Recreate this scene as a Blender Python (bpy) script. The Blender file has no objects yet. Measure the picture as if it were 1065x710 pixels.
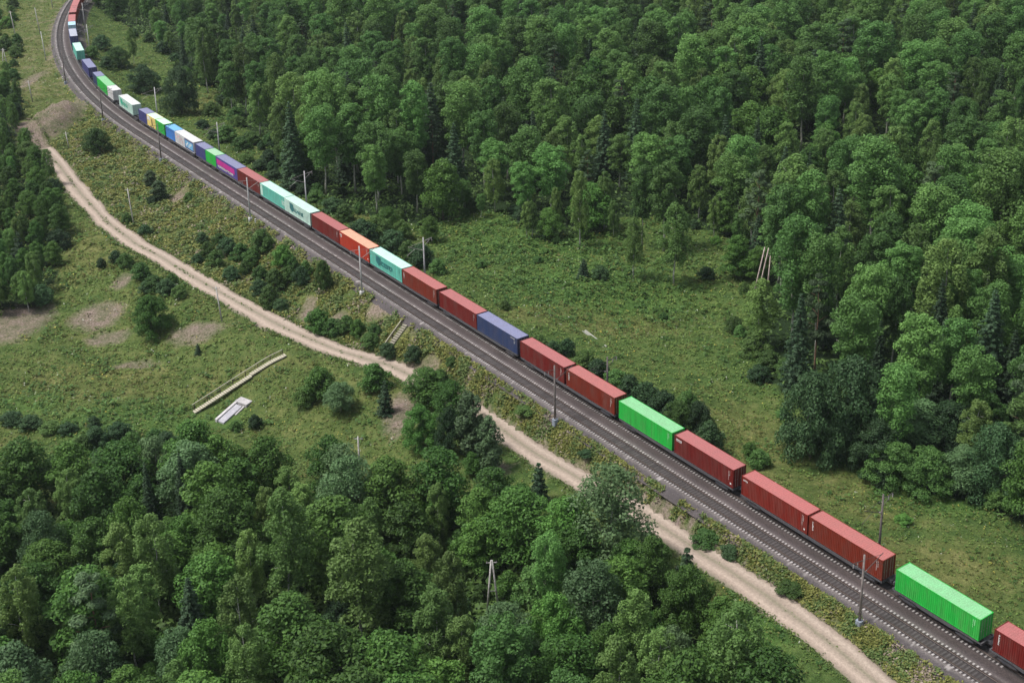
import bpy, math, random
import numpy as np
from mathutils import Matrix, Vector, Euler

random.seed(5)
RNG = np.random.default_rng(11)
SC = bpy.context.scene
COL = SC.collection
PI = math.pi

# ------------------------------------------------------------------ camera
F, PITCH, ROLL, CAMH = 1400.0, 0.336917, -0.015714, 103.13   # focal length in photo pixels (1065 wide)
CX, CY = 559.6, 189.45                                        # principal point: the photograph is the lower part of a taller frame
_c, _s, _cr, _sr = math.cos(PITCH), math.sin(PITCH), math.cos(ROLL), math.sin(ROLL)
FW = np.array([0, _c, -_s]); R0 = np.array([1.0, 0, 0]); U0 = np.array([0, _s, _c])
RT, UP = _cr * R0 + _sr * U0, -_sr * R0 + _cr * U0
CAMP = np.array([0, 0, CAMH])
cam = bpy.data.cameras.new('camera')
cam.sensor_width = 36.0; cam.sensor_fit = 'HORIZONTAL'; cam.lens = F / 1065 * 36.0
cam.shift_x = -(CX - 532.5) / 1065; cam.shift_y = -(355 - CY) / 1065
cam.clip_start = 1.0; cam.clip_end = 12000
camo = bpy.data.objects.new('camera', cam); COL.objects.link(camo)
M = Matrix(((RT[0], UP[0], -FW[0], 0), (RT[1], UP[1], -FW[1], 0), (RT[2], UP[2], -FW[2], CAMH), (0, 0, 0, 1)))
camo.matrix_world = M
SC.camera = camo

# ------------------------------------------------------------------ railway geometry
O = np.array([50.069, 128.428]); ANG = -0.948442
D = np.array([math.cos(ANG), math.sin(ANG)]); NR = np.array([-D[1], D[0]])
SB, RAD = -262.0, 422.0                                       # straight until SB, then an arc
BPT = O + D * SB; CPT = BPT + NR * RAD

def TR(s, n):
    """world xy of railway coordinates (s along the line towards the viewer, n across, away from the camera)"""
    if s >= SB:
        return O + D * s + NR * n
    th = (SB - s) / RAD
    return BPT - D * RAD * math.sin(th) + NR * RAD * (1 - math.cos(th)) + (NR * math.cos(th) + D * math.sin(th)) * n

def heading(s):
    return ANG if s >= SB else ANG - (SB - s) / RAD

def SN(x, y):
    x = np.asarray(x, float); y = np.asarray(y, float)
    dx, dy = x - O[0], y - O[1]
    a = dx * D[0] + dy * D[1]; b = dx * NR[0] + dy * NR[1]
    vx, vy = x - CPT[0], y - CPT[1]
    th = np.arctan2(-(vx * D[0] + vy * D[1]), -(vx * NR[0] + vy * NR[1]))
    rr = np.hypot(vx, vy)
    arc = (a < SB) & (b < RAD)
    th = np.clip(th, 0, 2.2)
    return np.where(arc, SB - RAD * th, a), np.where(arc, RAD - rr, b)

def ray(px, py):
    return FW + (px - CX) / F * RT - (py - CY) / F * UP

def un(px, py, z):
    d = ray(px, py); t = (z - CAMH) / d[2]
    return CAMP + t * d

def ppm(P):
    return F / float(np.dot(np.asarray(P) - CAMP, FW))

# ------------------------------------------------------------------ terrain
ROADPX = [(925, 722), (864, 669), (800, 621), (723, 571), (661, 530), (612, 503), (560, 473), (525, 449), (490, 425), (460, 408), (430, 392), (408, 381), (372, 370.5),
          (350, 364), (300, 343), (250, 316), (200, 288), (170, 269), (140, 253), (110, 230), (84, 202), (63, 174), (48, 157)]
ZR_S = [-320, -290, -250, -210, -180, -150, -130, -110, -60, -30, -10, 30]
ZR_Z = [-1.2, -2.0, -3.0, -4.2, -4.8, -5.3, -5.3, -5.0, -3.6, -2.4, -1.8, -1.2]
def zroad(s): return np.interp(s, ZR_S, ZR_Z)
_rs = []
for p in ROADPX:
    z = -4.0
    for _ in range(6):
        P = un(p[0], p[1], z); s, n = SN(P[0], P[1]); z = float(zroad(s))
    _rs.append((float(s), float(n)))
_rs.sort()
ROAD_S = np.array([a for a, b in _rs]); ROAD_N = np.array([b for a, b in _rs])
def nroad(s):
    e = np.interp(s, ROAD_S, ROAD_N)
    e = np.where(s > ROAD_S[-1], ROAD_N[-1] + (s - ROAD_S[-1]) * 0.07, e)
    return e

def waves(x, y, seed, scale, k=7):
    r = np.random.default_rng(seed); out = 0
    for i in range(k):
        a = r.uniform(0, 2 * PI); f = 2 * PI / scale * r.uniform(0.6, 1.8)
        out = out + np.sin((x * math.cos(a) + y * math.sin(a)) * f + r.uniform(0, 6.28))
    return out / math.sqrt(k)

def H(x, y):
    x = np.asarray(x, float); y = np.asarray(y, float)
    s, n = SN(x, y)
    zr = zroad(s); nr = nroad(s)
    zf = zr - np.interp(s, [-320, -260, -200, -150, -60, 0], [1.5, 2.5, 4.5, 5.0, 5.0, 4.0])
    # left side
    toe = np.maximum(nr + 2.6, -5.9 + (zr + 0.5) * 1.75)
    toe = np.minimum(toe, -6.9)
    f1 = np.clip((-5.9 - n) / np.maximum(-5.9 - toe, 0.3), 0, 1)
    zl = -0.80 + (zr + 0.80) * f1
    f2 = np.clip((nr - 2.6 - n) / 24.0, 0, 1); f2 = f2 * f2 * (3 - 2 * f2)
    zl = zl + (zf - zr) * f2
    # right side
    zrt = np.interp(n, [4.6, 11, 28, 60, 110, 200, 400, 800], [-0.80, -3.6, -5.0, -5.6, -4.6, -2.0, 4.0, 10.0])
    z = np.where(n < -1, zl, zrt)
    off = np.clip((np.abs(n + 1.0) - 6.4) / 6.0, 0, 1)
    onroad = np.exp(-((n - nr) / 3.6) ** 4) * (s > -300)
    z = z + off * (1 - onroad) * (0.30 * waves(x, y, 3, 23) + 0.14 * waves(x, y, 4, 7))
    z = z - 0.16 * np.exp(-((n - nr) / 2.4) ** 4) * (s > -296)
    z = z + np.clip((n - 40) / 80, 0, 1) * 1.2 * waves(x, y, 8, 120, 5)
    # spoil heap beside the end of the dirt road
    for (cx, cy, rx, ry, hh) in HEAPS:
        q = ((x - cx) / rx) ** 2 + ((y - cy) / ry) ** 2
        z = z + hh * np.exp(-q ** 2 * 1.2) * (1 + 0.22 * waves(x, y, 9, 5))
    return z

HEAPS = []
def ground(px, py):
    d = ray(px, py)
    t = (-9.0 - CAMH) / d[2]
    z = -4.0
    for _ in range(25):
        t = (z - CAMH) / d[2]; P = CAMP + t * d
        z = z + 0.6 * (float(H(P[0], P[1])) - z)
    P = CAMP + (z - CAMH) / d[2] * d
    return np.array([P[0], P[1], float(H(P[0], P[1]))])

def bytop(px, py, h):
    """ground point under a thing of height h whose top is seen at this photo pixel"""
    d = ray(px, py); z = -5.0
    for _ in range(25):
        P = CAMP + (z + h - CAMH) / d[2] * d
        z = z + 0.6 * (float(H(P[0], P[1])) - z)
    return np.array([P[0], P[1], float(H(P[0], P[1]))])

g1 = ground(57, 150); g0 = ground(57, 108); gl = ground(32, 128); gr = ground(84, 128)
HEAPS.append(((gl[0] + gr[0]) / 2, (g0[1] + g1[1]) / 2, (gr[0] - gl[0]) / 2 * 0.85, (g0[1] - g1[1]) / 2 * 0.8, 3.6))

q0 = ground(690, 318)
HEAPS.append((q0[0], q0[1], 15.0, 11.0, -2.0))

# ------------------------------------------------------------------ materials
def nodes(name):
    m = bpy.data.materials.new(name); m.use_nodes = True
    nt = m.node_tree; nt.nodes.clear()
    out = nt.nodes.new('ShaderNodeOutputMaterial')
    return m, nt, out
def N(nt, typ, **kw):
    n = nt.nodes.new(typ)
    for k, v in kw.items():
        if k.startswith('i_'):
            n.inputs[k[2:].replace('_', ' ')].default_value = v
        else: setattr(n, k, v)
    return n
def ramp(nt, src, stops, interp='LINEAR'):
    r = nt.nodes.new('ShaderNodeValToRGB'); r.color_ramp.interpolation = interp
    el = r.color_ramp.elements
    while len(el) < len(stops): el.new(0.5)
    for e, (p, c) in zip(el, stops):
        e.position = p; e.color = (c[0], c[1], c[2], 1)
    nt.links.new(src, r.inputs[0]); return r
def mixc(nt, fac, a, b, blend='MIX'):
    m = nt.nodes.new('ShaderNodeMix'); m.data_type = 'RGBA'; m.blend_type = blend
    for sock, v in ((0, fac), (6, a), (7, b)):
        if isinstance(v, (int, float)): m.inputs[sock].default_value = v
        elif isinstance(v, tuple): m.inputs[sock].default_value = (v[0], v[1], v[2], 1)
        else: nt.links.new(v, m.inputs[sock])
    return m.outputs[2]
def mth(nt, op, a, b=None, clamp=False):
    m = nt.nodes.new('ShaderNodeMath'); m.operation = op; m.use_clamp = clamp
    for i, v in enumerate((a, b)):
        if v is None: continue
        if isinstance(v, (int, float)): m.inputs[i].default_value = v
        else: nt.links.new(v, m.inputs[i])
    return m.outputs[0]
def noise(nt, vec, scale, detail=4, rough=0.6):
    n = nt.nodes.new('ShaderNodeTexNoise'); n.inputs['Scale'].default_value = scale
    n.inputs['Detail'].default_value = detail; n.inputs['Roughness'].default_value = rough
    if vec is not None: nt.links.new(vec, n.inputs['Vector'])
    return n.outputs['Fac']

def leafmat(name, dark, light, hue=0.012, transl=0.22, objvar=0.35):
    m, nt, out = nodes(name)
    geo = N(nt, 'ShaderNodeNewGeometry'); oi = N(nt, 'ShaderNodeObjectInfo')
    v = mth(nt, 'ADD', mth(nt, 'MULTIPLY', geo.outputs['Random Per Island'], 1 - objvar), mth(nt, 'MULTIPLY', oi.outputs['Random'], objvar))
    r = ramp(nt, v, [(0.08, dark), (0.92, light)])
    hs = N(nt, 'ShaderNodeHueSaturation')
    nt.links.new(r.outputs[0], hs.inputs['Color'])
    r2 = mth(nt, 'FRACT', mth(nt, 'MULTIPLY', oi.outputs['Random'], 7.31))
    nt.links.new(mth(nt, 'ADD', 0.5 - hue, mth(nt, 'MULTIPLY', r2, 2 * hue)), hs.inputs['Hue'])
    r3 = mth(nt, 'FRACT', mth(nt, 'MULTIPLY', oi.outputs['Random'], 13.7))
    nt.links.new(mth(nt, 'ADD', 0.68, mth(nt, 'MULTIPLY', r3, 0.66)), hs.inputs['Value'])
    df = N(nt, 'ShaderNodeBsdfPrincipled'); df.inputs['Roughness'].default_value = 0.62
    df.inputs['Specular IOR Level'].default_value = 0.25
    tr = N(nt, 'ShaderNodeBsdfTranslucent')
    nt.links.new(hs.outputs[0], df.inputs['Base Color']); nt.links.new(hs.outputs[0], tr.inputs['Color'])
    mx = N(nt, 'ShaderNodeMixShader'); mx.inputs[0].default_value = transl
    nt.links.new(df.outputs[0], mx.inputs[1]); nt.links.new(tr.outputs[0], mx.inputs[2])
    nt.links.new(mx.outputs[0], out.inputs[0])
    return m

def barkmat(name, a, b, scale=6.0):
    m, nt, out = nodes(name)
    tc = N(nt, 'ShaderNodeTexCoord')
    f = noise(nt, tc.outputs['Object'], scale, 5, .7)
    r = ramp(nt, f, [(0.38, a), (0.62, b)])
    p = N(nt, 'ShaderNodeBsdfPrincipled'); p.inputs['Roughness'].default_value = 0.85
    nt.links.new(r.outputs[0], p.inputs['Base Color']); nt.links.new(p.outputs[0], out.inputs[0])
    return m

def paint(name, col, rough=0.5, wear=0.18, spec=0.35, dirt=(0.16, 0.12, 0.10), scale=0.9, metal=0.0):
    m, nt, out = nodes(name)
    tc = N(nt, 'ShaderNodeTexCoord'); oi = N(nt, 'ShaderNodeObjectInfo')
    mp = N(nt, 'ShaderNodeMapping'); mp.inputs['Scale'].default_value = (1.0, 1.0, 0.28)
    av = N(nt, 'ShaderNodeVectorMath', operation='ADD')
    nt.links.new(tc.outputs['Object'], av.inputs[0]); nt.links.new(oi.outputs['Location'], av.inputs[1])
    nt.links.new(av.outputs[0], mp.inputs[0])
    f = noise(nt, mp.outputs[0], scale, 6, .65)
    f2 = noise(nt, mp.outputs[0], 7.0, 3, .6)
    a = ramp(nt, f, [(0.42, (0, 0, 0)), (0.75, (1, 1, 1))])
    fac = mth(nt, 'MULTIPLY', a.outputs[0], wear)
    c = mixc(nt, fac, col, dirt)
    mp2 = N(nt, 'ShaderNodeMapping'); mp2.inputs['Scale'].default_value = (3.2, 3.2, 0.16); nt.links.new(av.outputs[0], mp2.inputs[0])
    stk = ramp(nt, noise(nt, mp2.outputs[0], 1.6, 5, .7), [(0.34, (0.74, 0.72, 0.70)), (0.55, (1.0, 1.0, 1.0)), (0.75, (1.10, 1.10, 1.10))])
    c = mixc(nt, 1.0, c, stk.outputs[0], 'MULTIPLY')
    b = ramp(nt, f2, [(0.3, (0.86, 0.86, 0.86)), (0.7, (1.06, 1.06, 1.06))])
    c = mixc(nt, 1.0, c, b.outputs[0], 'MULTIPLY')
    p = N(nt, 'ShaderNodeBsdfPrincipled'); p.inputs['Roughness'].default_value = rough
    p.inputs['Specular IOR Level'].default_value = spec; p.inputs['Metallic'].default_value = metal
    nt.links.new(c, p.inputs['Base Color']); nt.links.new(p.outputs[0], out.inputs[0])
    return m

def sleepermat(name, end, dark, mid):
    m, nt, out = nodes(name)
    at = N(nt, 'ShaderNodeAttribute'); at.attribute_name = 'across'
    geo = N(nt, 'ShaderNodeNewGeometry')
    r = ramp(nt, at.outputs['Fac'], [(0.0, mid), (0.26, mid), (0.44, dark), (0.66, dark), (0.78, end), (1.0, end)])
    v = ramp(nt, geo.outputs['Random Per Island'], [(0, (0.55, 0.55, 0.55)), (1, (1.2, 1.2, 1.2))])
    f = ramp(nt, noise(nt, geo.outputs['Position'], 1.2, 3, .6), [(0.3, (0.6, 0.58, 0.58)), (0.7, (1.15, 1.15, 1.15))])
    c = mixc(nt, 1.0, mixc(nt, 1.0, r.outputs[0], v.outputs[0], 'MULTIPLY'), f.outputs[0], 'MULTIPLY')
    p = N(nt, 'ShaderNodeBsdfPrincipled'); p.inputs['Roughness'].default_value = 0.9
    nt.links.new(c, p.inputs['Base Color']); nt.links.new(p.outputs[0], out.inputs[0])
    return m

def concretemat(name, a, b, scale=3.0):
    m, nt, out = nodes(name)
    tc = N(nt, 'ShaderNodeTexCoord'); oi = N(nt, 'ShaderNodeObjectInfo')
    av = N(nt, 'ShaderNodeVectorMath', operation='ADD')
    nt.links.new(tc.outputs['Object'], av.inputs[0]); nt.links.new(oi.outputs['Location'], av.inputs[1])
    f = noise(nt, av.outputs[0], scale, 6, .7)
    r = ramp(nt, f, [(0.3, a), (0.7, b)])
    hs = N(nt, 'ShaderNodeHueSaturation'); nt.links.new(r.outputs[0], hs.inputs['Color'])
    nt.links.new(mth(nt, 'ADD', 0.75, mth(nt, 'MULTIPLY', oi.outputs['Random'], 0.5)), hs.inputs['Value'])
    p = N(nt, 'ShaderNodeBsdfPrincipled'); p.inputs['Roughness'].default_value = 0.9
    nt.links.new(hs.outputs[0], p.inputs['Base Color']); nt.links.new(p.outputs[0], out.inputs[0])
    return m

def groundmat():
    m, nt, out = nodes('meadow_ground')
    geo = N(nt, 'ShaderNodeNewGeometry'); pos = geo.outputs['Position']
    def att(n):
        a = N(nt, 'ShaderNodeAttribute'); a.attribute_name = n; return a.outputs['Fac']
    big = noise(nt, pos, 0.045, 5, .6); mid = noise(nt, pos, 0.35, 6, .65); fine = noise(nt, pos, 2.6, 6, .75)
    g = ramp(nt, mid, [(0.25, (0.030, 0.062, 0.016)), (0.5, (0.060, 0.100, 0.026)), (0.75, (0.105, 0.140, 0.042))])
    dry = ramp(nt, mid, [(0.25, (0.060, 0.082, 0.022)), (0.5, (0.10, 0.118, 0.036)), (0.75, (0.17, 0.168, 0.064))])
    lush = ramp(nt, mid, [(0.25, (0.024, 0.066, 0.013)), (0.55, (0.055, 0.120, 0.026)), (0.8, (0.10, 0.175, 0.042))])
    dirt = ramp(nt, fine, [(0.2, (0.105, 0.078, 0.064)), (0.5, (0.19, 0.145, 0.124)), (0.8, (0.29, 0.23, 0.20))])
    def edge(a, w=0.9, src=mid):
        x = mth(nt, 'ADD', a, mth(nt, 'MULTIPLY', mth(nt, 'SUBTRACT', src, 0.5), w))
        x = mth(nt, 'ADD', x, mth(nt, 'MULTIPLY', mth(nt, 'SUBTRACT', fine, 0.5), 0.5)); r = ramp(nt, x, [(0.28, (0, 0, 0)), (0.86, (1, 1, 1))]); return r.outputs[0]
    bigv = mth(nt, 'ADD', att('dry'), mth(nt, 'MULTIPLY', mth(nt, 'SUBTRACT', big, 0.5), 0.9))
    dr = ramp(nt, mth(nt, 'ADD', bigv, mth(nt, 'MULTIPLY', mth(nt, 'SUBTRACT', mid, 0.5), 0.5)), [(0.25, (0, 0, 0)), (0.75, (1, 1, 1))])
    c = mixc(nt, dr.outputs[0], g.outputs[0], dry.outputs[0])
    c = mixc(nt, edge(att('lush'), 0.7), c, lush.outputs[0])
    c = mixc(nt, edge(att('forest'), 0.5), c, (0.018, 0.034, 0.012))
    c = mixc(nt, edge(att('dirt'), 1.1), c, dirt.outputs[0])
    sp = ramp(nt, fine, [(0.3, (0.55, 0.57, 0.55)), (0.7, (1.4, 1.38, 1.4))])
    c = mixc(nt, 1.0, c, sp.outputs[0], 'MULTIPLY')
    b = N(nt, 'ShaderNodeBump'); b.inputs['Strength'].default_value = 0.8; b.inputs['Distance'].default_value = 0.35
    nt.links.new(fine, b.inputs['Height'])
    p = N(nt, 'ShaderNodeBsdfPrincipled'); p.inputs['Roughness'].default_value = 0.95; p.inputs['Specular IOR Level'].default_value = 0.1
    nt.links.new(c, p.inputs['Base Color']); nt.links.new(b.outputs[0], p.inputs['Normal']); nt.links.new(p.outputs[0], out.inputs[0])
    return m

def ballastmat():
    m, nt, out = nodes('ballast')
    uv = N(nt, 'ShaderNodeUVMap'); uv.uv_map = 'UVMap'
    sx = N(nt, 'ShaderNodeSeparateXYZ'); nt.links.new(uv.outputs[0], sx.inputs[0])
    geo = N(nt, 'ShaderNodeNewGeometry'); pos = geo.outputs['Position']
    fine = noise(nt, pos, 5.0, 5, .8); mid = noise(nt, pos, 0.5, 5, .6)
    # u = n + 10 in metres / 20
    u = mth(nt, 'ADD', sx.outputs[0], mth(nt, 'MULTIPLY', mth(nt, 'SUBTRACT', mid, 0.5), 0.012))
    def U(n): return (n + 10) / 20
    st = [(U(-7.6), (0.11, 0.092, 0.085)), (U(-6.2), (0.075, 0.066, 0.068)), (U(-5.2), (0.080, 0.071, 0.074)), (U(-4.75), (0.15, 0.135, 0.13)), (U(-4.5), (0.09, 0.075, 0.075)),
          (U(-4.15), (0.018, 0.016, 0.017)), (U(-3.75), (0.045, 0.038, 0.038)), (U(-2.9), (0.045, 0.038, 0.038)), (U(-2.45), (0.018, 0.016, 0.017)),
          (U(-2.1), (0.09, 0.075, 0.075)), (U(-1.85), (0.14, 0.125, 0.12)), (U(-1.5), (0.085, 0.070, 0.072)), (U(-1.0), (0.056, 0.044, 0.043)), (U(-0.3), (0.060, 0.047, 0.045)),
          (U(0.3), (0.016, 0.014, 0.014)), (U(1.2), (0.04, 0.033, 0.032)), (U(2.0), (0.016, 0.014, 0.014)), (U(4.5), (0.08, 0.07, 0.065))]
    r = ramp(nt, u, st)
    sp = ramp(nt, fine, [(0.25, (0.36, 0.35, 0.35)), (0.5, (0.82, 0.81, 0.80)), (0.78, (1.7, 1.65, 1.6))])
    c = mixc(nt, 1.0, r.outputs[0], sp.outputs[0], 'MULTIPLY')
    # pale dusty spills of fresh stone along the outer side
    mp = N(nt, 'ShaderNodeMapping'); mp.inputs['Scale'].default_value = (0.0, 12.0, 0.0)
    nt.links.new(uv.outputs[0], mp.inputs[0])
    sl = noise(nt, mp.outputs[0], 5.0, 2, .5)
    spill = ramp(nt, sl, [(0.60, (0, 0, 0)), (0.68, (1, 1, 1))])
    band = ramp(nt, sx.outputs[0], [(U(-5.3), (0, 0, 0)), (U(-5.0), (1, 1, 1)), (U(-4.6), (1, 1, 1)), (U(-4.4), (0, 0, 0))])
    c = mixc(nt, mth(nt, 'MULTIPLY', mth(nt, 'MULTIPLY', spill.outputs[0], band.outputs[0]), 0.7), c, (0.44, 0.41, 0.40))
    sl2 = noise(nt, pos, 0.13, 5, .7)
    stn = ramp(nt, sl2, [(0.35, (0.8, 0.78, 0.78)), (0.65, (1.15, 1.13, 1.13))])
    c = mixc(nt, 1.0, c, stn.outputs[0], 'MULTIPLY')
    b = N(nt, 'ShaderNodeBump'); b.inputs['Strength'].default_value = 0.7; b.inputs['Distance'].default_value = 0.08
    nt.links.new(fine, b.inputs['Height'])
    p = N(nt, 'ShaderNodeBsdfPrincipled'); p.inputs['Roughness'].default_value = 0.92
    nt.links.new(c, p.inputs['Base Color']); nt.links.new(b.outputs[0], p.inputs['Normal']); nt.links.new(p.outputs[0], out.inputs[0])
    return m

def roadmat():
    m, nt, out = nodes('dirt_road')
    uv = N(nt, 'ShaderNodeUVMap'); uv.uv_map = 'UVMap'
    sx = N(nt, 'ShaderNodeSeparateXYZ'); nt.links.new(uv.outputs[0], sx.inputs[0])
    geo = N(nt, 'ShaderNodeNewGeometry'); pos = geo.outputs['Position']
    mp = N(nt, 'ShaderNodeMapping'); mp.inputs['Scale'].default_value = (9.0, 30.0, 0)
    nt.links.new(uv.outputs[0], mp.inputs[0])
    streak = noise(nt, mp.outputs[0], 1.3, 5, .7)
    fine = noise(nt, pos, 4.0, 6, .75); big = noise(nt, pos, 0.12, 4, .6)
    u = mth(nt, 'ADD', sx.outputs[0], mth(nt, 'MULTIPLY', mth(nt, 'SUBTRACT', big, 0.5), 0.14))
    prof = ramp(nt, u, [(0.0, (0.13, 0.125, 0.08)), (0.12, (0.25, 0.20, 0.16)), (0.27, (0.38, 0.305, 0.25)), (0.42, (0.27, 0.22, 0.175)), (0.5, (0.20, 0.178, 0.125)),
                         (0.6, (0.28, 0.225, 0.18)), (0.75, (0.38, 0.31, 0.255)), (0.9, (0.25, 0.20, 0.16)), (1.0, (0.13, 0.125, 0.08))])
    a = ramp(nt, streak, [(0.3, (0.78, 0.77, 0.76)), (0.7, (1.16, 1.15, 1.14))])
    c = mixc(nt, 1.0, prof.outputs[0], a.outputs[0], 'MULTIPLY')
    a2 = ramp(nt, fine, [(0.3, (0.8, 0.8, 0.8)), (0.7, (1.16, 1.16, 1.16))])
    c = mixc(nt, 1.0, c, a2.outputs[0], 'MULTIPLY')
    b = N(nt, 'ShaderNodeBump'); b.inputs['Strength'].default_value = 0.5; b.inputs['Distance'].default_value = 0.1
    nt.links.new(streak, b.inputs['Height'])
    p = N(nt, 'ShaderNodeBsdfPrincipled'); p.inputs['Roughness'].default_value = 0.95
    nt.links.new(c, p.inputs['Base Color']); nt.links.new(b.outputs[0], p.inputs['Normal']); nt.links.new(p.outputs[0], out.inputs[0])
    return m

# ------------------------------------------------------------------ mesh helpers
class MB:
    def __init__(s): s.v = []; s.f = []
    def add(s, vs, fs):
        o = len(s.v); s.v += [tuple(p) for p in vs]; s.f += [tuple(i + o for i in f) for f in fs]; return s
    def box(s, x0, x1, y0, y1, z0, z1):
        return s.add([(x0, y0, z0), (x1, y0, z0), (x1, y1, z0), (x0, y1, z0), (x0, y0, z1), (x1, y0, z1), (x1, y1, z1), (x0, y1, z1)],
                     [(0, 3, 2, 1), (4, 5, 6, 7), (0, 1, 5, 4), (1, 2, 6, 5), (2, 3, 7, 6), (3, 0, 4, 7)])
    def bevbox(s, x0, x1, y0, y1, z0, z1, b):
        s.box(x0 + b, x1 - b, y0 + b, y1 - b, z0, z0 + .001)
        s.v = s.v[:-8]; s.f = s.f[:-6]
        L = [(x0 + b, y0), (x1 - b, y0), (x1, y0 + b), (x1, y1 - b), (x1 - b, y1), (x0 + b, y1), (x0, y1 - b), (x0, y0 + b)]
        return s.add([(x, y, z0) for x, y in L] + [(x, y, z1) for x, y in L],
                     [tuple(range(7, -1, -1)), tuple(range(8, 16))] + [(i, (i + 1) % 8, 8 + (i + 1) % 8, 8 + i) for i in range(8)])
    def tube(s, pts, rads, k=7, cap=True):
        pts = [Vector(p) for p in pts]; base = len(s.v)
        for i, p in enumerate(pts):
            t = (pts[min(i + 1, len(pts) - 1)] - pts[max(i - 1, 0)]).normalized()
            a = t.cross(Vector((0, 0, 1)) if abs(t.z) < .9 else Vector((1, 0, 0))).normalized(); b = t.cross(a)
            r = rads[i] if hasattr(rads, '__len__') else rads
            for j in range(k):
                q = 2 * PI * j / k
                s.v.append(tuple(p + a * (r * math.cos(q)) + b * (r * math.sin(q))))
        for i in range(len(pts) - 1):
            for j in range(k):
                a0 = base + i * k + j; a1 = base + i * k + (j + 1) % k
                s.f.append((a0, a0 + k, a1 + k, a1))
        if cap:
            s.f.append(tuple(base + j for j in range(k))); e = base + (len(pts) - 1) * k
            s.f.append(tuple(e + k - 1 - j for j in range(k)))
        return s
    def bar(s, a, b, w, h=None):
        """square bar between two points"""
        a = Vector(a); b = Vector(b); t = (b - a).normalized(); h = h or w
        u = t.cross(Vector((0, 0, 1)) if abs(t.z) < .95 else Vector((1, 0, 0))).normalized(); v = t.cross(u)
        c = [(-1, -1), (1, -1), (1, 1), (-1, 1)]
        return s.add([a + u * (w / 2 * i) + v * (h / 2 * j) for i, j in c] + [b + u * (w / 2 * i) + v * (h / 2 * j) for i, j in c],
                     [(0, 1, 2, 3), (7, 6, 5, 4), (0, 4, 5, 1), (1, 5, 6, 2), (2, 6, 7, 3), (3, 7, 4, 0)])
    def mesh(s, name, mat, smooth=False):
        me = bpy.data.meshes.new(name); me.from_pydata(s.v, [], s.f)
        if mat: me.materials.append(mat)
        if smooth: me.shade_smooth()
        me.update(); return me
    def build(s, name, mat, parent=None, smooth=False):
        return link(name, s.mesh(name, mat, smooth), parent)

def link(name, me, parent=None, loc=None):
    o = bpy.data.objects.new(name, me); COL.objects.link(o)
    if parent is not None: o.parent = parent
    if loc is not None: o.location = loc
    return o
def tag(o, label=None, cat=None, group=None, kind=None):
    if label: o['label'] = label
    if cat: o['category'] = cat
    if group: o['group'] = group
    if kind: o['kind'] = kind
    return o
def thing(name, label, cat, loc=(0, 0, 0), rz=0, group=None):
    o = bpy.data.objects.new(name, None); COL.objects.link(o)
    o.empty_display_size = 0.5
    o.location = tuple(float(v) for v in loc); o.rotation_euler = (0, 0, rz)
    return tag(o, label, cat, group)
def copy_tree(root, loc, rz=0, label=None, group=None, scale=None, cat=None):
    r = root.copy(); COL.objects.link(r)
    r.location = tuple(float(v) for v in loc); r.rotation_euler = (0, 0, rz)
    if scale is not None: r.scale = scale
    if label: r['label'] = label
    if cat: r['category'] = cat
    if group: r['group'] = group
    elif 'group' in r.keys(): del r['group']
    for ch in list(root.children):
        c = ch.copy(); COL.objects.link(c); c.parent = r
        for g in list(ch.children):
            d = g.copy(); COL.objects.link(d); d.parent = c
    return r
def npmesh(name, V, Fq, mat, uv=None):
    """quads from numpy"""
    me = bpy.data.meshes.new(name)
    nv, nf = len(V), len(Fq)
    me.vertices.add(nv); me.vertices.foreach_set('co', np.ascontiguousarray(V, np.float32).ravel())
    me.loops.add(nf * 4); me.loops.foreach_set('vertex_index', np.ascontiguousarray(Fq, np.int32).ravel())
    me.polygons.add(nf); me.polygons.foreach_set('loop_start', np.arange(0, nf * 4, 4, dtype=np.int32))
    try: me.polygons.foreach_set('loop_total', np.full(nf, 4, np.int32))
    except Exception: pass
    if uv is not None:
        l = me.uv_layers.new(name='UVMap'); l.data.foreach_set('uv', np.ascontiguousarray(uv, np.float32).ravel())
    if mat: me.materials.append(mat)
    me.update(calc_edges=True); return me
def cards(C, Nn, size, rng, asp=0.6):
    """one kite-shaped leaf card at every centre"""
    n = len(C)
    Nn = Nn / (np.linalg.norm(Nn, axis=1, keepdims=True) + 1e-9)
    t = rng.normal(size=(n, 3)); t -= Nn * (t * Nn).sum(1, keepdims=True); t /= np.linalg.norm(t, axis=1, keepdims=True) + 1e-9
    b = np.cross(Nn, t)
    sz = (size * rng.uniform(0.6, 1.35, n))[:, None] if np.isscalar(size) else size[:, None]
    k = rng.uniform(0.0, 0.35, n)[:, None] * sz
    V = np.stack([C - t * sz * .5, C + b * sz * asp * .5 - t * sz * .08 + Nn * k * .4, C + t * sz * .6 - Nn * k * .3, C - b * sz * asp * .5 + Nn * k * .2], 1).reshape(-1, 3)
    return V, np.arange(n * 4).reshape(n, 4)

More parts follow.
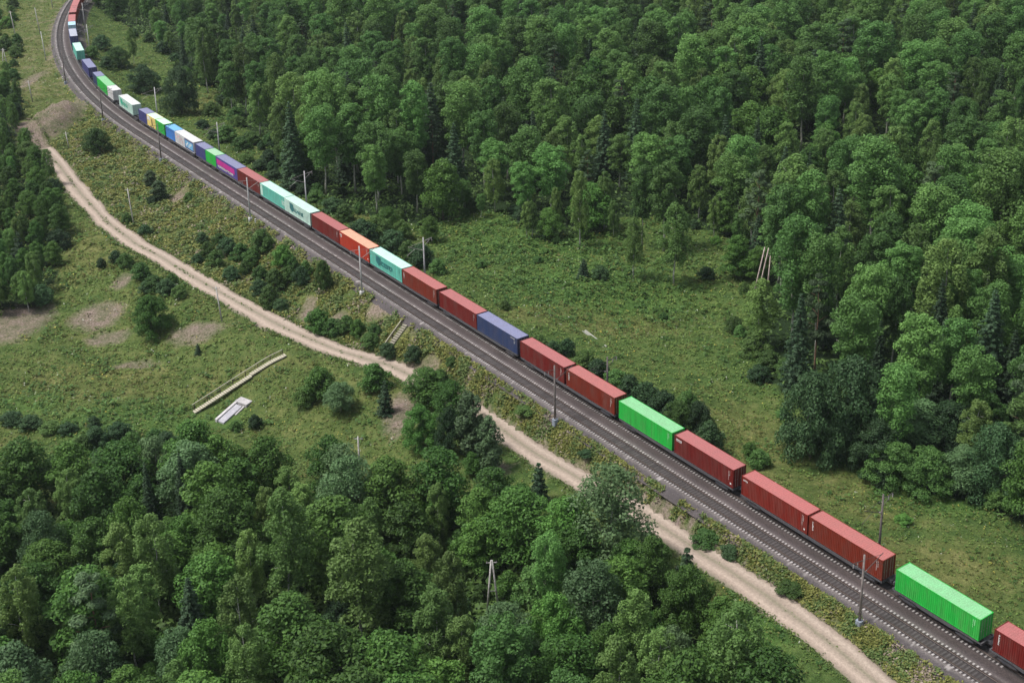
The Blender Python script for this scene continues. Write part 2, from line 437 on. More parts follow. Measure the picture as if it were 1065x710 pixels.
# ------------------------------------------------------------------ tree prototypes
def sph(rng, n):
    d = rng.normal(size=(n, 3)); return d / np.linalg.norm(d, axis=1, keepdims=True)
def leafy(rng, h, base, r, prof, nlobe, nleaf, size, lob=(0.26, 0.42), up=0.35, droop=0.0, vz=1.0):
    C = []; Q = []; W = []
    ga = rng.uniform(0, 6.28)
    lobes = []
    for i in range(nlobe):
        t = min(0.97, max(0.02, (i + rng.uniform(.2, .8)) / nlobe))
        rad = r * prof(t) * rng.uniform(.82, 1.15)
        lr = r * rng.uniform(*lob) * (0.55 + 0.55 * prof(t))
        d = max(0.0, rad - lr * rng.uniform(.6, 1.0))
        ga += 2.39996 + rng.uniform(-.4, .4)
        lobes.append((np.array([math.cos(ga) * d, math.sin(ga) * d, base + (h - base) * t]), lr))
        if i % 3 == 0:
            lobes.append((np.array([math.cos(ga + 2) * d * .3, math.sin(ga + 2) * d * .3, base + (h - base) * min(t + .03, .95)]), lr * 1.1))
    tot = sum(l[1] ** 2 for l in lobes)
    for c, lr in lobes:
        n = max(8, int(nleaf * lr ** 2 / tot))
        d = sph(rng, n); d[:, 2] = np.where(d[:, 2] < -0.35, -d[:, 2] * rng.uniform(0, 1, n), d[:, 2])
        d /= np.linalg.norm(d, axis=1, keepdims=True)
        q = rng.uniform(0, 1, n) ** 0.35
        sc = np.array([1, 1, vz])
        p = c + d * sc * (lr * (0.25 + 0.80 * q))[:, None]
        if droop: p[:, 2] -= droop * (np.hypot(p[:, 0], p[:, 1]) / r) ** 2 * rng.uniform(0.3, 1.4, n)
        C.append(p); Q.append(d + 0.55 * rng.normal(size=(n, 3)) + np.array([0, 0, up]))
    C = np.concatenate(C); Q = np.concatenate(Q)
    C[:, 2] = np.maximum(C[:, 2], 0.05)
    return cards(C, Q, size, rng)
def p_aspen(t): return min(1.0, ((t + .10) ** .50) * ((1.03 - t) ** .34) * 1.42)
def p_birch(t): return min(1.0, ((t + .14) ** .50) * ((1.02 - t) ** .50) * 1.62)
def p_round(t): return math.sqrt(max(0.02, 1 - (1.75 * t - .70) ** 2 / 1.12))
def p_bush(t): return math.sqrt(max(0.03, 1 - (t * 1.0) ** 2.2))
def p_column(t): return min(1.0, ((t + .12) ** .4) * ((1.02 - t) ** .45) * 1.45)

def spruce_cards(rng, h, base, r, n, size):
    C = []; Q = []
    lev = int((h - base) / 0.75)
    tot = 0
    for i in range(lev):
        t = (i + .5) / lev
        rr = r * (1 - t) ** 0.85 * rng.uniform(.86, 1.12) + 0.15
        nb = max(5, int(9 * (1 - t) + 4)); a0 = rng.uniform(0, 6.28)
        for j in range(nb):
            a = a0 + 2 * PI * j / nb + rng.uniform(-.25, .25); L = rr * rng.uniform(.75, 1.1)
            m = max(4, int(n * (rr / r) / (lev * nb) * 1.9))
            f = rng.uniform(.08, 1, m) ** .7
            w = (0.12 + 0.30 * L * f * (1.1 - f)) * rng.normal(size=m) * .6
            z = base + (h - base) * t - 0.30 * L * f + 0.16 * L * f ** 3 + rng.normal(size=m) * .09
            p = np.stack([math.cos(a) * L * f - math.sin(a) * w, math.sin(a) * L * f + math.cos(a) * w, z], 1)
            C.append(p); q = np.stack([math.cos(a) * np.full(m, .5), math.sin(a) * np.full(m, .5), np.full(m, .8)], 1) + .35 * rng.normal(size=(m, 3)); Q.append(q)
    C = np.concatenate(C); Q = np.concatenate(Q); C[:, 2] = np.maximum(C[:, 2], .1)
    return cards(C, Q, size, rng, .42)
def pine_cards(rng, h, base, r, n, size):
    C = []; Q = []; K = 22
    for i in range(K):
        t = (i + rng.uniform(.1, .9)) / K; rad = r * (1 - t * .72) * rng.uniform(.35, 1.05) * (0.55 + .45 * min(1, t * 4))
        a = i * 2.4 + rng.uniform(-.4, .4); c = np.array([math.cos(a) * rad, math.sin(a) * rad, base + (h - base) * t])
        lr = r * rng.uniform(.24, .40) * (1 - .35 * t); m = int(n / K)
        d = sph(rng, m); q = rng.uniform(0, 1, m) ** .4
        C.append(c + d * np.array([1, 1, .55]) * (lr * q)[:, None]); Q.append(d + .6 * rng.normal(size=(m, 3)) + np.array([0, 0, .6]))
    return cards(np.concatenate(C), np.concatenate(Q), size, rng, .4)

def trunk_mb(rng, h, r0, base, r, limbs=5, bend=0.25, top=0.93):
    mb = MB(); K = 7; px = py = 0; pts = []; rad = []
    for i in range(K + 1):
        t = i / K; pts.append((px, py, h * top * t - (0.3 if i == 0 else 0))); rad.append(r0 * (1.25 if i == 0 else 1) * (1 - t * .9) + .02)
        px += rng.uniform(-bend, bend); py += rng.uniform(-bend, bend)
    mb.tube(pts, rad, 7)
    for i in range(limbs):
        t = base / h + (0.88 - base / h) * (i + .3) / limbs
        k = min(int(t / top * K), K - 1); p = Vector(pts[k]).lerp(Vector(pts[k + 1]), t / top * K - k)
        a = i * 2.4 + rng.uniform(-.5, .5); L = r * rng.uniform(.5, .85) * (1.1 - t * .6)
        q = p + Vector((math.cos(a) * L * .5, math.sin(a) * L * .5, L * .45)); e = p + Vector((math.cos(a) * L, math.sin(a) * L, L * .75))
        rr = r0 * (1 - t) * .55 + .02
        mb.tube([p, q, e], [rr, rr * .7, rr * .3], 5)
    return mb

MAT = dict(
    aspen=leafmat('aspen_leaves', (0.058, 0.130, 0.032), (0.130, 0.262, 0.062), .011, .32),
    birch=leafmat('birch_leaves', (0.076, 0.142, 0.034), (0.158, 0.264, 0.068), .011, .32),
    alder=leafmat('alder_leaves', (0.026, 0.074, 0.012), (0.090, 0.188, 0.034), .010, .26),
    willow=leafmat('willow_leaves', (0.052, 0.110, 0.038), (0.120, 0.205, 0.084), .010, .28),
    spruce=leafmat('spruce_needles', (0.018, 0.044, 0.019), (0.052, 0.098, 0.042), .006, .10),
    pine=leafmat('pine_needles', (0.030, 0.062, 0.025), (0.078, 0.126, 0.052), .006, .10),
    shrub=leafmat('shrub_leaves', (0.034, 0.088, 0.018), (0.100, 0.185, 0.046), .014, .28),
    lime=leafmat('bright_shrub_leaves', (0.042, 0.112, 0.018), (0.112, 0.235, 0.046), .010, .26),
    dark=leafmat('dark_shrub_leaves', (0.020, 0.054, 0.019), (0.055, 0.110, 0.040), .010, .2),
    bark_aspen=barkmat('aspen_bark', (0.20, 0.20, 0.16), (0.42, 0.41, 0.35), 3),
    bark_birch=barkmat('birch_bark', (0.10, 0.095, 0.09), (0.62, 0.60, 0.56), 4),
    bark_dark=barkmat('dark_bark', (0.05, 0.042, 0.035), (0.13, 0.11, 0.09), 5),
    bark_pine=barkmat('pine_bark', (0.13, 0.075, 0.05), (0.25, 0.14, 0.09), 3),
)
# kind -> list of (trunk mesh, crown mesh, height, radius)
PROTO = {}
def proto(kind, h, r, base, V, Fq, leaf, bark, rng, r0, limbs=5, bend=.2, top=.93):
    cm = npmesh(kind + '_crown', V, Fq, MAT[leaf])
    tm = trunk_mb(rng, h, r0, base, r, limbs, bend, top).mesh(kind + '_trunk', MAT[bark], True)
    PROTO.setdefault(kind, []).append((tm, cm, h, r))
for k in range(5):
    g = np.random.default_rng(100 + k); h = 20; r = g.uniform(3.0, 3.7); b = g.uniform(5.5, 8.0)
    proto('aspen', h, r, b, *leafy(g, h, b, r, p_aspen, 32 + k * 2, 11000, .34, (.19, .40), .15, 0.0, 1.3), 'aspen', 'bark_aspen', g, .17)
for k in range(4):
    g = np.random.default_rng(200 + k); h = 19; r = g.uniform(2.6, 3.2); b = g.uniform(4.0, 6.0)
    proto('birch', h, r, b, *leafy(g, h, b, r, p_birch, 34, 9500, .32, (.18, .34), .15, 1.4, 1.5), 'birch', 'bark_birch', g, .14)
for k in range(4):
    g = np.random.default_rng(300 + k); h = 21; r = g.uniform(2.9, 3.5)
    proto('spruce', h, r, 1.6, *spruce_cards(g, h, 1.4, r, 7000, .50), 'spruce', 'bark_dark', g, .18, 0, .04, .985)
for k in range(3):
    g = np.random.default_rng(400 + k); h = 20; r = g.uniform(3.0, 3.6)
    proto('pine', h, r, 8, *pine_cards(g, h, 7.0, r, 6500, .46), 'pine', 'bark_pine', g, .18, 8, .12, .95)
for k in range(5):
    g = np.random.default_rng(500 + k); h = 12; r = g.uniform(3.2, 4.0); b = 1.8
    proto('alder', h, r, b, *leafy(g, h, b, r, p_round, 30, 9500, .34, (.24, .40)), 'alder', 'bark_dark', g, .14)
for k in range(3):
    g = np.random.default_rng(600 + k); h = 13; r = g.uniform(3.2, 3.9); b = 2.4
    proto('willow', h, r, b, *leafy(g, h, b, r, p_birch, 34, 9500, .30, (.20, .34), .3, .8, 1.2), 'willow', 'bark_aspen', g, .15)
for kind, leaf in (('shrub', 'shrub'), ('lime', 'lime'), ('dark', 'dark')):
    for k in range(3):
        g = np.random.default_rng(700 + k + hash(len(kind)) % 7 * 10); h = 4; r = 2.1
        proto(kind, h, r, .5, *leafy(g, h, .45, r, p_bush, 22, 5200, .26, (.24, .40)), leaf, 'bark_dark', g, .07, 6, .12, .8)
for k in range(2):
    g = np.random.default_rng(800 + k); h = 7; r = 1.7
    proto('youngpine', h, r, .5, *leafy(g, h, .3, r, p_column, 26, 5500, .26, (.30, .44), .4), 'pine', 'bark_dark', g, .09, 4, .06, .9)
    g = np.random.default_rng(820 + k)
    proto('youngspruce', h, 2.0, .4, *spruce_cards(g, h, .3, 2.0, 4200, .34), 'spruce', 'bark_dark', g, .09, 0, .04, .95)

for kind, leaf in (('bigdark', 'dark'), ('bigshrub', 'shrub'), ('roundtree', 'lime')):
    for k in range(3):
        g = np.random.default_rng(900 + k + len(kind) * 7); h = 10; r = 4.6
        proto(kind, h, r, .8, *leafy(g, h, .7, r, p_bush, 44, 17000, .30, (.16, .32), .25), leaf, 'bark_dark', g, .14, 6, .2, .85)
BIG = dict(dark='bigdark', shrub='bigshrub', lime='roundtree')
NAME = dict(bigdark='tall_shrub', bigshrub='tall_shrub', roundtree='alder_tree', aspen='aspen_tree', birch='birch_tree', spruce='spruce_tree', pine='pine_tree', alder='alder_tree', willow='willow_tree',
            shrub='shrub', lime='shrub', dark='shrub', youngpine='young_pine_tree', youngspruce='young_spruce_tree')
CAT = dict(bigdark='bush', bigshrub='bush', shrub='bush', lime='bush', dark='bush'); PLACED = []
def plant(kind, P, h, wr=1.0, label='', group=None, rz=None, tilt=0.0, v=None):
    """h: height in metres; wr: width factor relative to the kind's usual proportions"""
    lst = PROTO[kind]; tm, cm, ph, pr = lst[random.randrange(len(lst)) if v is None else v]
    k = h / ph
    t = thing(NAME[kind], label, CAT.get(kind, 'tree'), P, random.uniform(0, 6.28) if rz is None else rz, group)
    t.rotation_euler = (tilt, random.uniform(-.02, .02), t.rotation_euler[2])
    t.scale = (k * wr, k * wr, k)
    link('trunk', tm, t); link('crown', cm, t)
    PLACED.append((P[0], P[1], pr * k * wr, kind))
    return t

# ------------------------------------------------------------------ world polygons
def gp(pts): return np.array([ground(*p)[:2] for p in pts])
def inpoly(x, y, poly):
    x = np.asarray(x); y = np.asarray(y); c = np.zeros(x.shape, bool); n = len(poly)
    for i in range(n):
        x0, y0 = poly[i]; x1, y1 = poly[(i + 1) % n]
        if y0 == y1: continue
        c ^= ((y0 > y) != (y1 > y)) & (x < (x1 - x0) * (y - y0) / (y1 - y0) + x0)
    return c
FOREST_R = gp([(1130, 580), (1065, 545), (1010, 525), (950, 500), (905, 470), (850, 432), (805, 402), (780, 365), (779, 320), (788, 275), (745, 242), (690, 224), (645, 226), (600, 244),
               (565, 250), (530, 228), (490, 214), (448, 238), (380, 224), (325, 197), (288, 182), (276, 152), (240, 120), (232, 98), (196, 78), (160, 42), (128, 26), (98, 5), (93, -12), (1150, -12), (1150, 300)])
FOREST_L = gp([(-60, 535), (60, 532), (130, 530), (190, 508), (330, 522), (450, 530), (520, 548), (580, 572), (650, 592), (700, 622), (760, 690), (800, 760), (800, 840), (-60, 840)])
THICKET = gp([(-40, 335), (38, 328), (58, 292), (66, 240), (58, 200), (42, 172), (18, 150), (20, 110), (10, 90), (-40, 90)])
SCRUB = gp([(-40, 90), (12, 92), (24, 60), (20, 20), (12, -15), (-40, -15)])

# ------------------------------------------------------------------ ground sheet
def axis(a, b, step, far):
    core = np.arange(a, b + step, step); out = [core]; s = step; lo = []; p = a
    while p > -far: s *= 1.35; p -= s; lo.append(p)
    hi = []; p = core[-1]; s = step
    while p < far: s *= 1.35; p += s; hi.append(p)
    return np.concatenate([lo[::-1], core, hi])
def softblob(x, y, px, py, w, h):
    a = ground(px - w / 2, py); b = ground(px + w / 2, py); c = ground(px, py + h / 2); d = ground(px, py - h / 2)
    cx, cy = (a[0] + b[0]) / 2, (c[1] + d[1]) / 2
    q = ((x - cx) / (abs(b[0] - a[0]) / 2)) ** 2 + ((y - cy) / (abs(d[1] - c[1]) / 2)) ** 2
    return np.clip(1.25 - 0.75 * q, 0, 1)
DIRT = [(56, 128, 52, 52), (22, 335, 70, 46), (100, 330, 60, 34), (205, 346, 60, 26), (128, 292, 22, 18), (140, 380, 56, 10), (32, 84, 16, 22), (415, 432, 40, 50), (518, 490, 34, 20),
        (230, 268, 10, 30), (186, 204, 22, 12), (395, 322, 30, 24), (352, 335, 22, 26), (440, 385, 34, 26), (112, 352, 50, 16), (700, 520, 40, 22), (320, 322, 20, 30)]
LUSH = [(95, 475, 120, 60), (210, 440, 110, 26), (620, 300, 260, 70), (560, 250, 220, 70), (790, 640, 90, 110), (140, 440, 240, 40), (980, 520, 200, 40), (30, 420, 90, 30)]
DRY = [(120, 250, 120, 90), (100, 400, 220, 50), (250, 390, 140, 50), (330, 300, 120, 60), (210, 210, 120, 60), (900, 520, 160, 60), (980, 590, 200, 60), (780, 470, 120, 110), (640, 340, 120, 24),
       (420, 400, 120, 60), (70, 60, 60, 60), (30, 60, 30, 60), (450, 330, 160, 40), (750, 630, 60, 60), (600, 330, 200, 30), (210, 110, 40, 30), (370, 225, 90, 14)]
def masks(x, y):
    s, n = SN(x, y)
    dirt = np.zeros_like(x); lush = np.zeros_like(x); dry = np.where(n < -20, .46, .28)
    for b in DIRT: dirt = np.maximum(dirt, softblob(x, y, *b) * (.95 if b[0] == 57 else .68))
    for b in LUSH: lush = np.maximum(lush, softblob(x, y, *b) * .62)
    for b in DRY: dry = np.maximum(dry, softblob(x, y, *b) * .72)
    nr = nroad(s)
    # stony foot of the ballast and the worn road verges
    dirt = np.maximum(dirt, np.exp(-((n + 7.0) / 1.6) ** 2) * np.clip(.4 + .35 * waves(x, y, 31, 16), 0, 1) * .7)
    dirt = np.maximum(dirt, np.exp(-((n - nr) / 2.9) ** 4) * (s > -296) * .8)
    dirt = np.maximum(dirt, np.exp(-((n + 5.9) / .7) ** 2) * .8); dirt = np.maximum(dirt, np.exp(-((n - 4.6) / 1.2) ** 2) * .55)
    dry = np.maximum(dry, np.where((n < -6) & (n > nr), .62, 0))
    dirt = np.maximum(dirt, np.where((s < -300) & (n < -8) & (n > -19), .30, 0))
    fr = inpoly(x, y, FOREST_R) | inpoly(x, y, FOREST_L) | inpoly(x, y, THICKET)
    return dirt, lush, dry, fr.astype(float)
xs = axis(-330, 300, 1.5, 5000); ys = axis(60, 640, 1.5, 5000)
X, Y = np.meshgrid(xs, ys); xf, yf = X.ravel(), Y.ravel()
Z = H(xf, yf); nx, ny = len(xs), len(ys)
i = np.arange((nx - 1) * (ny - 1)); r_, c_ = i // (nx - 1), i % (nx - 1); a = r_ * nx + c_
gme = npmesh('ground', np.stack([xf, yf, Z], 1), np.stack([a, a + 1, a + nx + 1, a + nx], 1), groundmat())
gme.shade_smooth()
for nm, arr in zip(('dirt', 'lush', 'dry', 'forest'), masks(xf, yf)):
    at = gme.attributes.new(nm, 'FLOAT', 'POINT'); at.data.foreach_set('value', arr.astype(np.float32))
tag(link('ground', gme), 'grassy rolling ground with bare earth patches under railway and forest', 'ground', kind='structure')

def strip(name, svals, prof, mat, zf=None, jit=0.0):
    """prof: list of (n, z); sheet along the railway, uv.x = (n+10)/20, uv.y = metres/100"""
    V = []; UVv = []; m = len(prof)
    for s in svals:
        for (n, z) in prof:
            q = TR(s, n + (random.uniform(-jit, jit) if jit else 0)); V.append((q[0], q[1], z + (zf(s, n) if zf else 0))); UVv.append(((n + 10) / 20, s / 100))
    V = np.array(V); UVv = np.array(UVv); k = np.arange((len(svals) - 1) * (m - 1)); rr, cc = k // (m - 1), k % (m - 1); a = rr * m + cc
    Fq = np.stack([a, a + 1, a + m + 1, a + m], 1)
    me = npmesh(name, V, Fq, mat, UVv[Fq].reshape(-1, 2)); me.shade_smooth()
    return link(name, me)
SV = np.arange(60, -560, -1.0)
bal = strip('ballast_bed', SV, [(-6.5, -1.15), (-5.5, -.50), (-5.0, -.25), (-4.7, -.20), (-4.06, -.215), (-3.3, -.22), (-2.54, -.215), (-1.9, -.20), (-1.0, -.26), (-.2, -.21), (.46, -.215), (1.22, -.22), (1.98, -.215), (2.7, -.20), (3.3, -.24), (4.3, -.55), (5.4, -1.25)], ballastmat())
tag(bal, 'grey brown ballast bed carrying both railway tracks', 'ballast', kind='structure')

RV = np.arange(ROAD_S[-1] + 20, ROAD_S[0] - 3, -1.2)
V = []; UVv = []; PR = [(-2.75, -.16), (-2.2, .03), (-1.1, .02), (0, .07), (1.1, .02), (2.2, .03), (2.75, -.16)]
for s in RV:
    c0 = float(nroad(s)); zz = float(zroad(s)); ds = (float(nroad(s + 3)) - float(nroad(s - 3))) / 6
    wv = (1 + .10 * math.sin(s * .21) + .08 * math.sin(s * .53 + 1)) * math.sqrt(1 + ds * ds) * 1.0
    for j, (n, z) in enumerate(PR):
        q = TR(s, c0 + n * wv + random.uniform(-.12, .12) * (j in (0, 1, 5, 6))); V.append((q[0], q[1], zz + z)); UVv.append(((n + 2.75) / 5.5, s / 20))
V = np.array(V); UVv = np.array(UVv); m = len(PR); k = np.arange((len(RV) - 1) * (m - 1)); rr, cc = k // (m - 1), k % (m - 1); a = rr * m + cc
Fq = np.stack([a, a + 1, a + m + 1, a + m], 1)
rme = npmesh('dirt_road', V, Fq, roadmat(), UVv[Fq].reshape(-1, 2)); rme.shade_smooth()
tag(link('dirt_road', rme), 'pale rutted dirt road running below the railway', 'road', kind='structure')

# ------------------------------------------------------------------ railway tracks
M_RAIL = paint('rail_steel', (0.11, 0.085, 0.075), .45, .3, .5, (0.05, .035, .03), 2, .4)
M_SLEEP = sleepermat('sleeper_concrete', (0.40, 0.375, 0.365), (0.020, 0.018, 0.018), (0.17, 0.155, 0.15))
M_SLEEPD = sleepermat('worn_sleeper_concrete', (0.28, 0.26, 0.25), (0.025, 0.022, 0.022), (0.08, 0.07, 0.07))
def sleeper_mesh(mat):
    b = MB(); L = 1.36
    for (y0, y1, za, zb) in ((-L, -.45, -.03, .015), (-.45, .45, -.06, -.06), (.45, L, -.03, .015)): pass
    ring = [(-L, -.16), (-.98, -.175), (-.88, -.178), (-.64, -.188), (-.5, -.20), (.5, -.20), (.64, -.188), (.88, -.178), (.98, -.175), (L, -.16)]
    vs = []; 
    for y, z in ring: vs += [(-.15, y, -.36), (-.11, y, z), (.11, y, z), (.15, y, -.36)]
    fs = []
    for i in range(9):
        for j in range(3): fs.append((i * 4 + j, i * 4 + j + 1, i * 4 + j + 5, i * 4 + j + 4))
    fs += [(3, 2, 1, 0), (36, 37, 38, 39)]
    b.add(vs, fs)
    for y in (-.90, -.64, .64, .90): b.box(-.06, .06, y - .03, y + .03, -.19, -.145)
    me = b.mesh('sleeper', mat); across(me, [abs(v[1]) / 1.36 for v in b.v]); return me
def across(me, vals):
    me.attributes.new('across', 'FLOAT', 'POINT').data.foreach_set('value', np.array(vals, np.float32))
def make_track(cn, label, mat, vis):
    t = thing('railway_track', label, 'railway track', (*TR(0, cn), 0))
    inv = Vector((*TR(0, cn), 0))
    for e in (-.76, .76):
        b = MB(); ring = [(-.066, -.185), (-.066, -.165), (-.012, -.14), (-.036, -.035), (-.036, 0), (.036, 0), (.036, -.035), (.012, -.14), (.066, -.165), (.066, -.185)]
        S = np.arange(50, -520, -1.5); m = len(ring); vs = []
        for s in S:
            for n, z in ring:
                q = TR(s, cn + e + n); vs.append((q[0] - inv.x, q[1] - inv.y, z))
        fs = [(i * m + j, i * m + (j + 1) % m, (i + 1) * m + (j + 1) % m, (i + 1) * m + j) for i in range(len(S) - 1) for j in range(m)]
        b.add(vs, fs); b.build('rail', M_RAIL, t)
    me = sleeper_mesh(mat); cnt = 0; s = 3.0
    far = []
    while s > -515:
        q = TR(s, cn); d = (q[0] - inv.x, q[1] - inv.y, random.uniform(-.012, .012)); h = heading(s)
        ok = s < vis
        if ok and cnt < 100:
            o = link('sleeper', me, t); o.location = d; o.rotation_euler = (0, 0, h + random.uniform(-.015, .015)); cnt += 1
        else: far.append((d, h + random.uniform(-.02, .02)))
        s -= 0.545
    base = np.array([v.co for v in me.vertices]); fcs = [tuple(p.vertices) for p in me.polygons]; b = MB()
    for d, h in far:
        c_, s_ = math.cos(h), math.sin(h)
        b.add([(x * c_ - y * s_ + d[0], x * s_ + y * c_ + d[1], z + d[2]) for x, y, z in base], fcs)
    o = b.build('sleepers', mat, t); o['kind'] = 'stuff'; across(o.data, [abs(y) / 1.36 for _ in far for x, y, z in base])
    return t
make_track(-3.3, 'empty track on concrete sleepers nearer the dirt road', M_SLEEP, 2.0)
make_track(1.22, 'track carrying the long container train', M_SLEEPD, 3.0)

# ------------------------------------------------------------------ containers
PAINT = {}
def cp(name, c, rough=.46, wear=.34):
    if name not in PAINT: PAINT[name] = paint(name + '_paint', c, rough, wear, .32)
    return PAINT[name]
RED = dict(crimson=(0.148, 0.011, 0.009), brownred=(0.175, 0.020, 0.008), red=(0.195, 0.017, 0.010), orange=(0.42, 0.036, 0.014), maroon=(0.140, 0.013, 0.010))
CC = dict(RED, green=(0.020, 0.44, 0.055), teal=(0.13, 0.50, 0.40), mint=(0.50, 0.70, 0.61), blue=(0.030, 0.050, 0.125), indigo=(0.085, 0.065, 0.28), navy=(0.05, 0.055, 0.19), azure=(0.05, 0.22, 0.62),
          white=(0.62, 0.62, 0.62), yellow=(0.86, 0.68, 0.22), grey=(0.40, 0.42, 0.50), palegreen=(0.56, 0.82, 0.60), magenta=(0.50, 0.02, 0.26), darkteal=(0.02, 0.16, 0.17), emerald=(0.02, 0.42, 0.26),
          lightblue=(0.42, 0.62, 0.74), skyblue=(0.15, 0.42, 0.66), pink=(0.75, 0.38, 0.46), black=(0.02, 0.02, 0.02), sand=(0.62, 0.36, 0.24), roofblue=(0.20, 0.21, 0.34))  # roofblue: blue paint lightened for fading and for sky light on top
def faded_skylit(c, k=.22): return tuple(v * (1 - k) + g * k for v, g in zip(c, (.72, .30, .29) if c[0] > 2 * max(c[1], c[2]) else (.62, .64, .64)))  # roof paint: some real fading, plus sky brightness put into the colour
WM = paint('white_marking_paint', (0.74, 0.72, 0.70), .5, .1)
CONT = {}
def corr_side(mb, L, y, z0, z1, sgn, pitch=.278, dep=.036):
    n = int(L / pitch); x = -L / 2; prof = []
    p = L / n
    for i in range(n):
        prof += [(x, 0), (x + p * .26, 0), (x + p * .5, dep), (x + p * .76, dep)]; x += p
    prof.append((L / 2, 0))
    vs = []
    for (a, d) in prof: vs += [(a, y - sgn * d, z0), (a, y - sgn * d, z1)]
    fs = [(2 * i, 2 * i + 2, 2 * i + 3, 2 * i + 1) if sgn < 0 else (2 * i, 2 * i + 1, 2 * i + 3, 2 * i + 2) for i in range(len(prof) - 1)]
    mb.add(vs, fs)
def cmesh(ft, hc=2.9):
    key = (ft, hc)
    if key in CONT: return CONT[key]
    L = {40: 12.19, 20: 6.06, 45: 13.3}[ft]; W = 2.44; h = L / 2; w = W / 2; d = {}
    b = MB(); li = L - .24
    corr_side(b, li, -w + .015, .12, hc - .10, -1); corr_side(b, li, w - .015, .12, hc - .10, 1)
    # front wall, far end, corrugated the other way
    m = 9; vs = []; fs = []
    for i in range(m * 2 + 1):
        y = -w + .1 + (W - .2) * i / (m * 2); dd = .04 if i % 2 else 0
        vs += [(-h + .02 + dd, y, .12), (-h + .02 + dd, y, hc - .1)]
    for i in range(m * 2): fs.append((2 * i, 2 * i + 1, 2 * i + 3, 2 * i + 2))
    b.add(vs, fs); b.box(-h + .1, h - .1, -w + .06, w - .06, .10, .16)
    d['wall'] = b
    b = MB(); n = int(li / .35); vs = []; fs = []
    for i in range(n * 2 + 1):
        x = -li / 2 + li * i / (n * 2); z = hc - .035 + (.020 if i % 2 else 0)
        vs += [(x, -w + .05, z - .012), (x, 0, z), (x, w - .05, z - .012)]
    for i in range(n * 2): fs += [(3 * i, 3 * i + 3, 3 * i + 4, 3 * i + 1), (3 * i + 1, 3 * i + 4, 3 * i + 5, 3 * i + 2)]
    b.add(vs, fs); d['roof'] = b
    b = MB()
    for sx in (-1, 1):
        for sy in (-1, 1):
            x0, x1 = sorted((sx * h, sx * (h - .16))); y0, y1 = sorted((sy * w, sy * (w - .15)))
            b.bevbox(x0, x1, y0, y1, .12, hc - .12, .02)
            b.box(x0 - .004 * (sx < 0), x1 + .004 * (sx > 0), y0 - .004 * (sy < 0), y1 + .004 * (sy > 0), 0, .118); b.box(x0 - .004 * (sx < 0), x1 + .004 * (sx > 0), y0 - .004 * (sy < 0), y1 + .004 * (sy > 0), hc - .118, hc)
    for sy in (-1, 1):
        y0, y1 = sorted((sy * (w - .003), sy * (w - .07))); b.box(-h + .18, h - .18, y0, y1, hc - .098, hc - .02); b.box(-h + .18, h - .18, y0, y1, .02, .118)
    for sx in (-1, 1):
        x0, x1 = sorted((sx * (h - .003), sx * (h - .09))); b.box(x0, x1, -w + .17, w - .17, hc - .115, hc - .02); b.box(x0, x1, -w + .17, w - .17, .01, .115)
    d['frame'] = b
    for nm, y0, y1 in (('doorL', -w + .16, -.012), ('doorR', .012, w - .16)):
        b = MB(); b.box(h - .09, h - .05, y0, y1, .125, hc - .125)
        for zz in np.linspace(.4, hc - .5, 5): b.box(h - .049, h - .03, y0 + .05, y1 - .05, zz, zz + .2)
        d[nm] = b
        b = MB()
        for f in (.28, .72):
            y = y0 + (y1 - y0) * f; b.tube([(h - .012, y, .08), (h - .012, y, hc - .08)], .022, 6)
            b.box(h - .02, h + .005, y - .16, y + .02, 1.15, 1.2)
        d[nm + 'bar'] = b
    CONT[key] = (L, hc, d); return CONT[key]
M_BAR = paint('galvanised_steel', (0.42, 0.41, 0.40), .4, .3, .5, (.2, .12, .08), 3, .3)
def rect(b, x0, x1, z0, z1, y=None, W=2.44, off=.012):
    yy = -W / 2 - off; b.box(x0, x1, yy, yy + .008, z0, z1)
def letters(b, x, z, n, h, w, seed=0, gap=.35, vert=False):
    """small illegible characters: each one a few strokes"""
    r = random.Random(seed)
    for i in range(n):
        cx, cz = (x, z - i * h * (1 + gap)) if vert else (x + i * w * (1 + gap), z)
        t = h * .22
        rect(b, cx, cx + w * .28, cz, cz + h)
        if r.random() < .7: rect(b, cx + w * .285, cx + w, cz + h - t, cz + h)
        if r.random() < .7: rect(b, cx + w * .285, cx + w, cz, cz + t)
        if r.random() < .6: rect(b, cx + w * .72, cx + w, cz + t + .004, cz + h - t - .004)
        if r.random() < .5: rect(b, cx + w * .285, cx + w * .70, cz + h * .42, cz + h * .6)
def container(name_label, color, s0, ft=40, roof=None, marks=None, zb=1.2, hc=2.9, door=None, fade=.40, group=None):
    """s0: railway coordinate of the container's middle"""
    L, hc, d = cmesh(ft, hc)
    q = TR(s0, 1.22)
    t = thing('shipping_container', name_label, 'container', (q[0], q[1], zb), heading(s0), group)
    pm = cp(color, CC[color]); rm = cp((roof or color) + '_faded_skylit_roof%d' % int(fade * 100), CC[roof] if roof else faded_skylit(CC[color], fade), .38, .25)
    key = (ft, hc, color, roof)
    if key not in CONT:
        CONT[key] = {k: d[k].mesh(k, pm) for k in ('wall', 'frame', 'doorL', 'doorR')}
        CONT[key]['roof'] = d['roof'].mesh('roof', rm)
        CONT[key]['bl'] = d['doorLbar'].mesh('locking_bar', M_BAR); CONT[key]['br'] = d['doorRbar'].mesh('locking_bar', M_BAR)
    mm = CONT[key]
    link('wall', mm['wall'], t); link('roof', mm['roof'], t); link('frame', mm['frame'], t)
    o = link('door', mm['doorL'], t); link('locking_bar', mm['bl'], o); o = link('door', mm['doorR'], t); link('locking_bar', mm['br'], o)
    if marks: marks(t, L, hc)
    return t
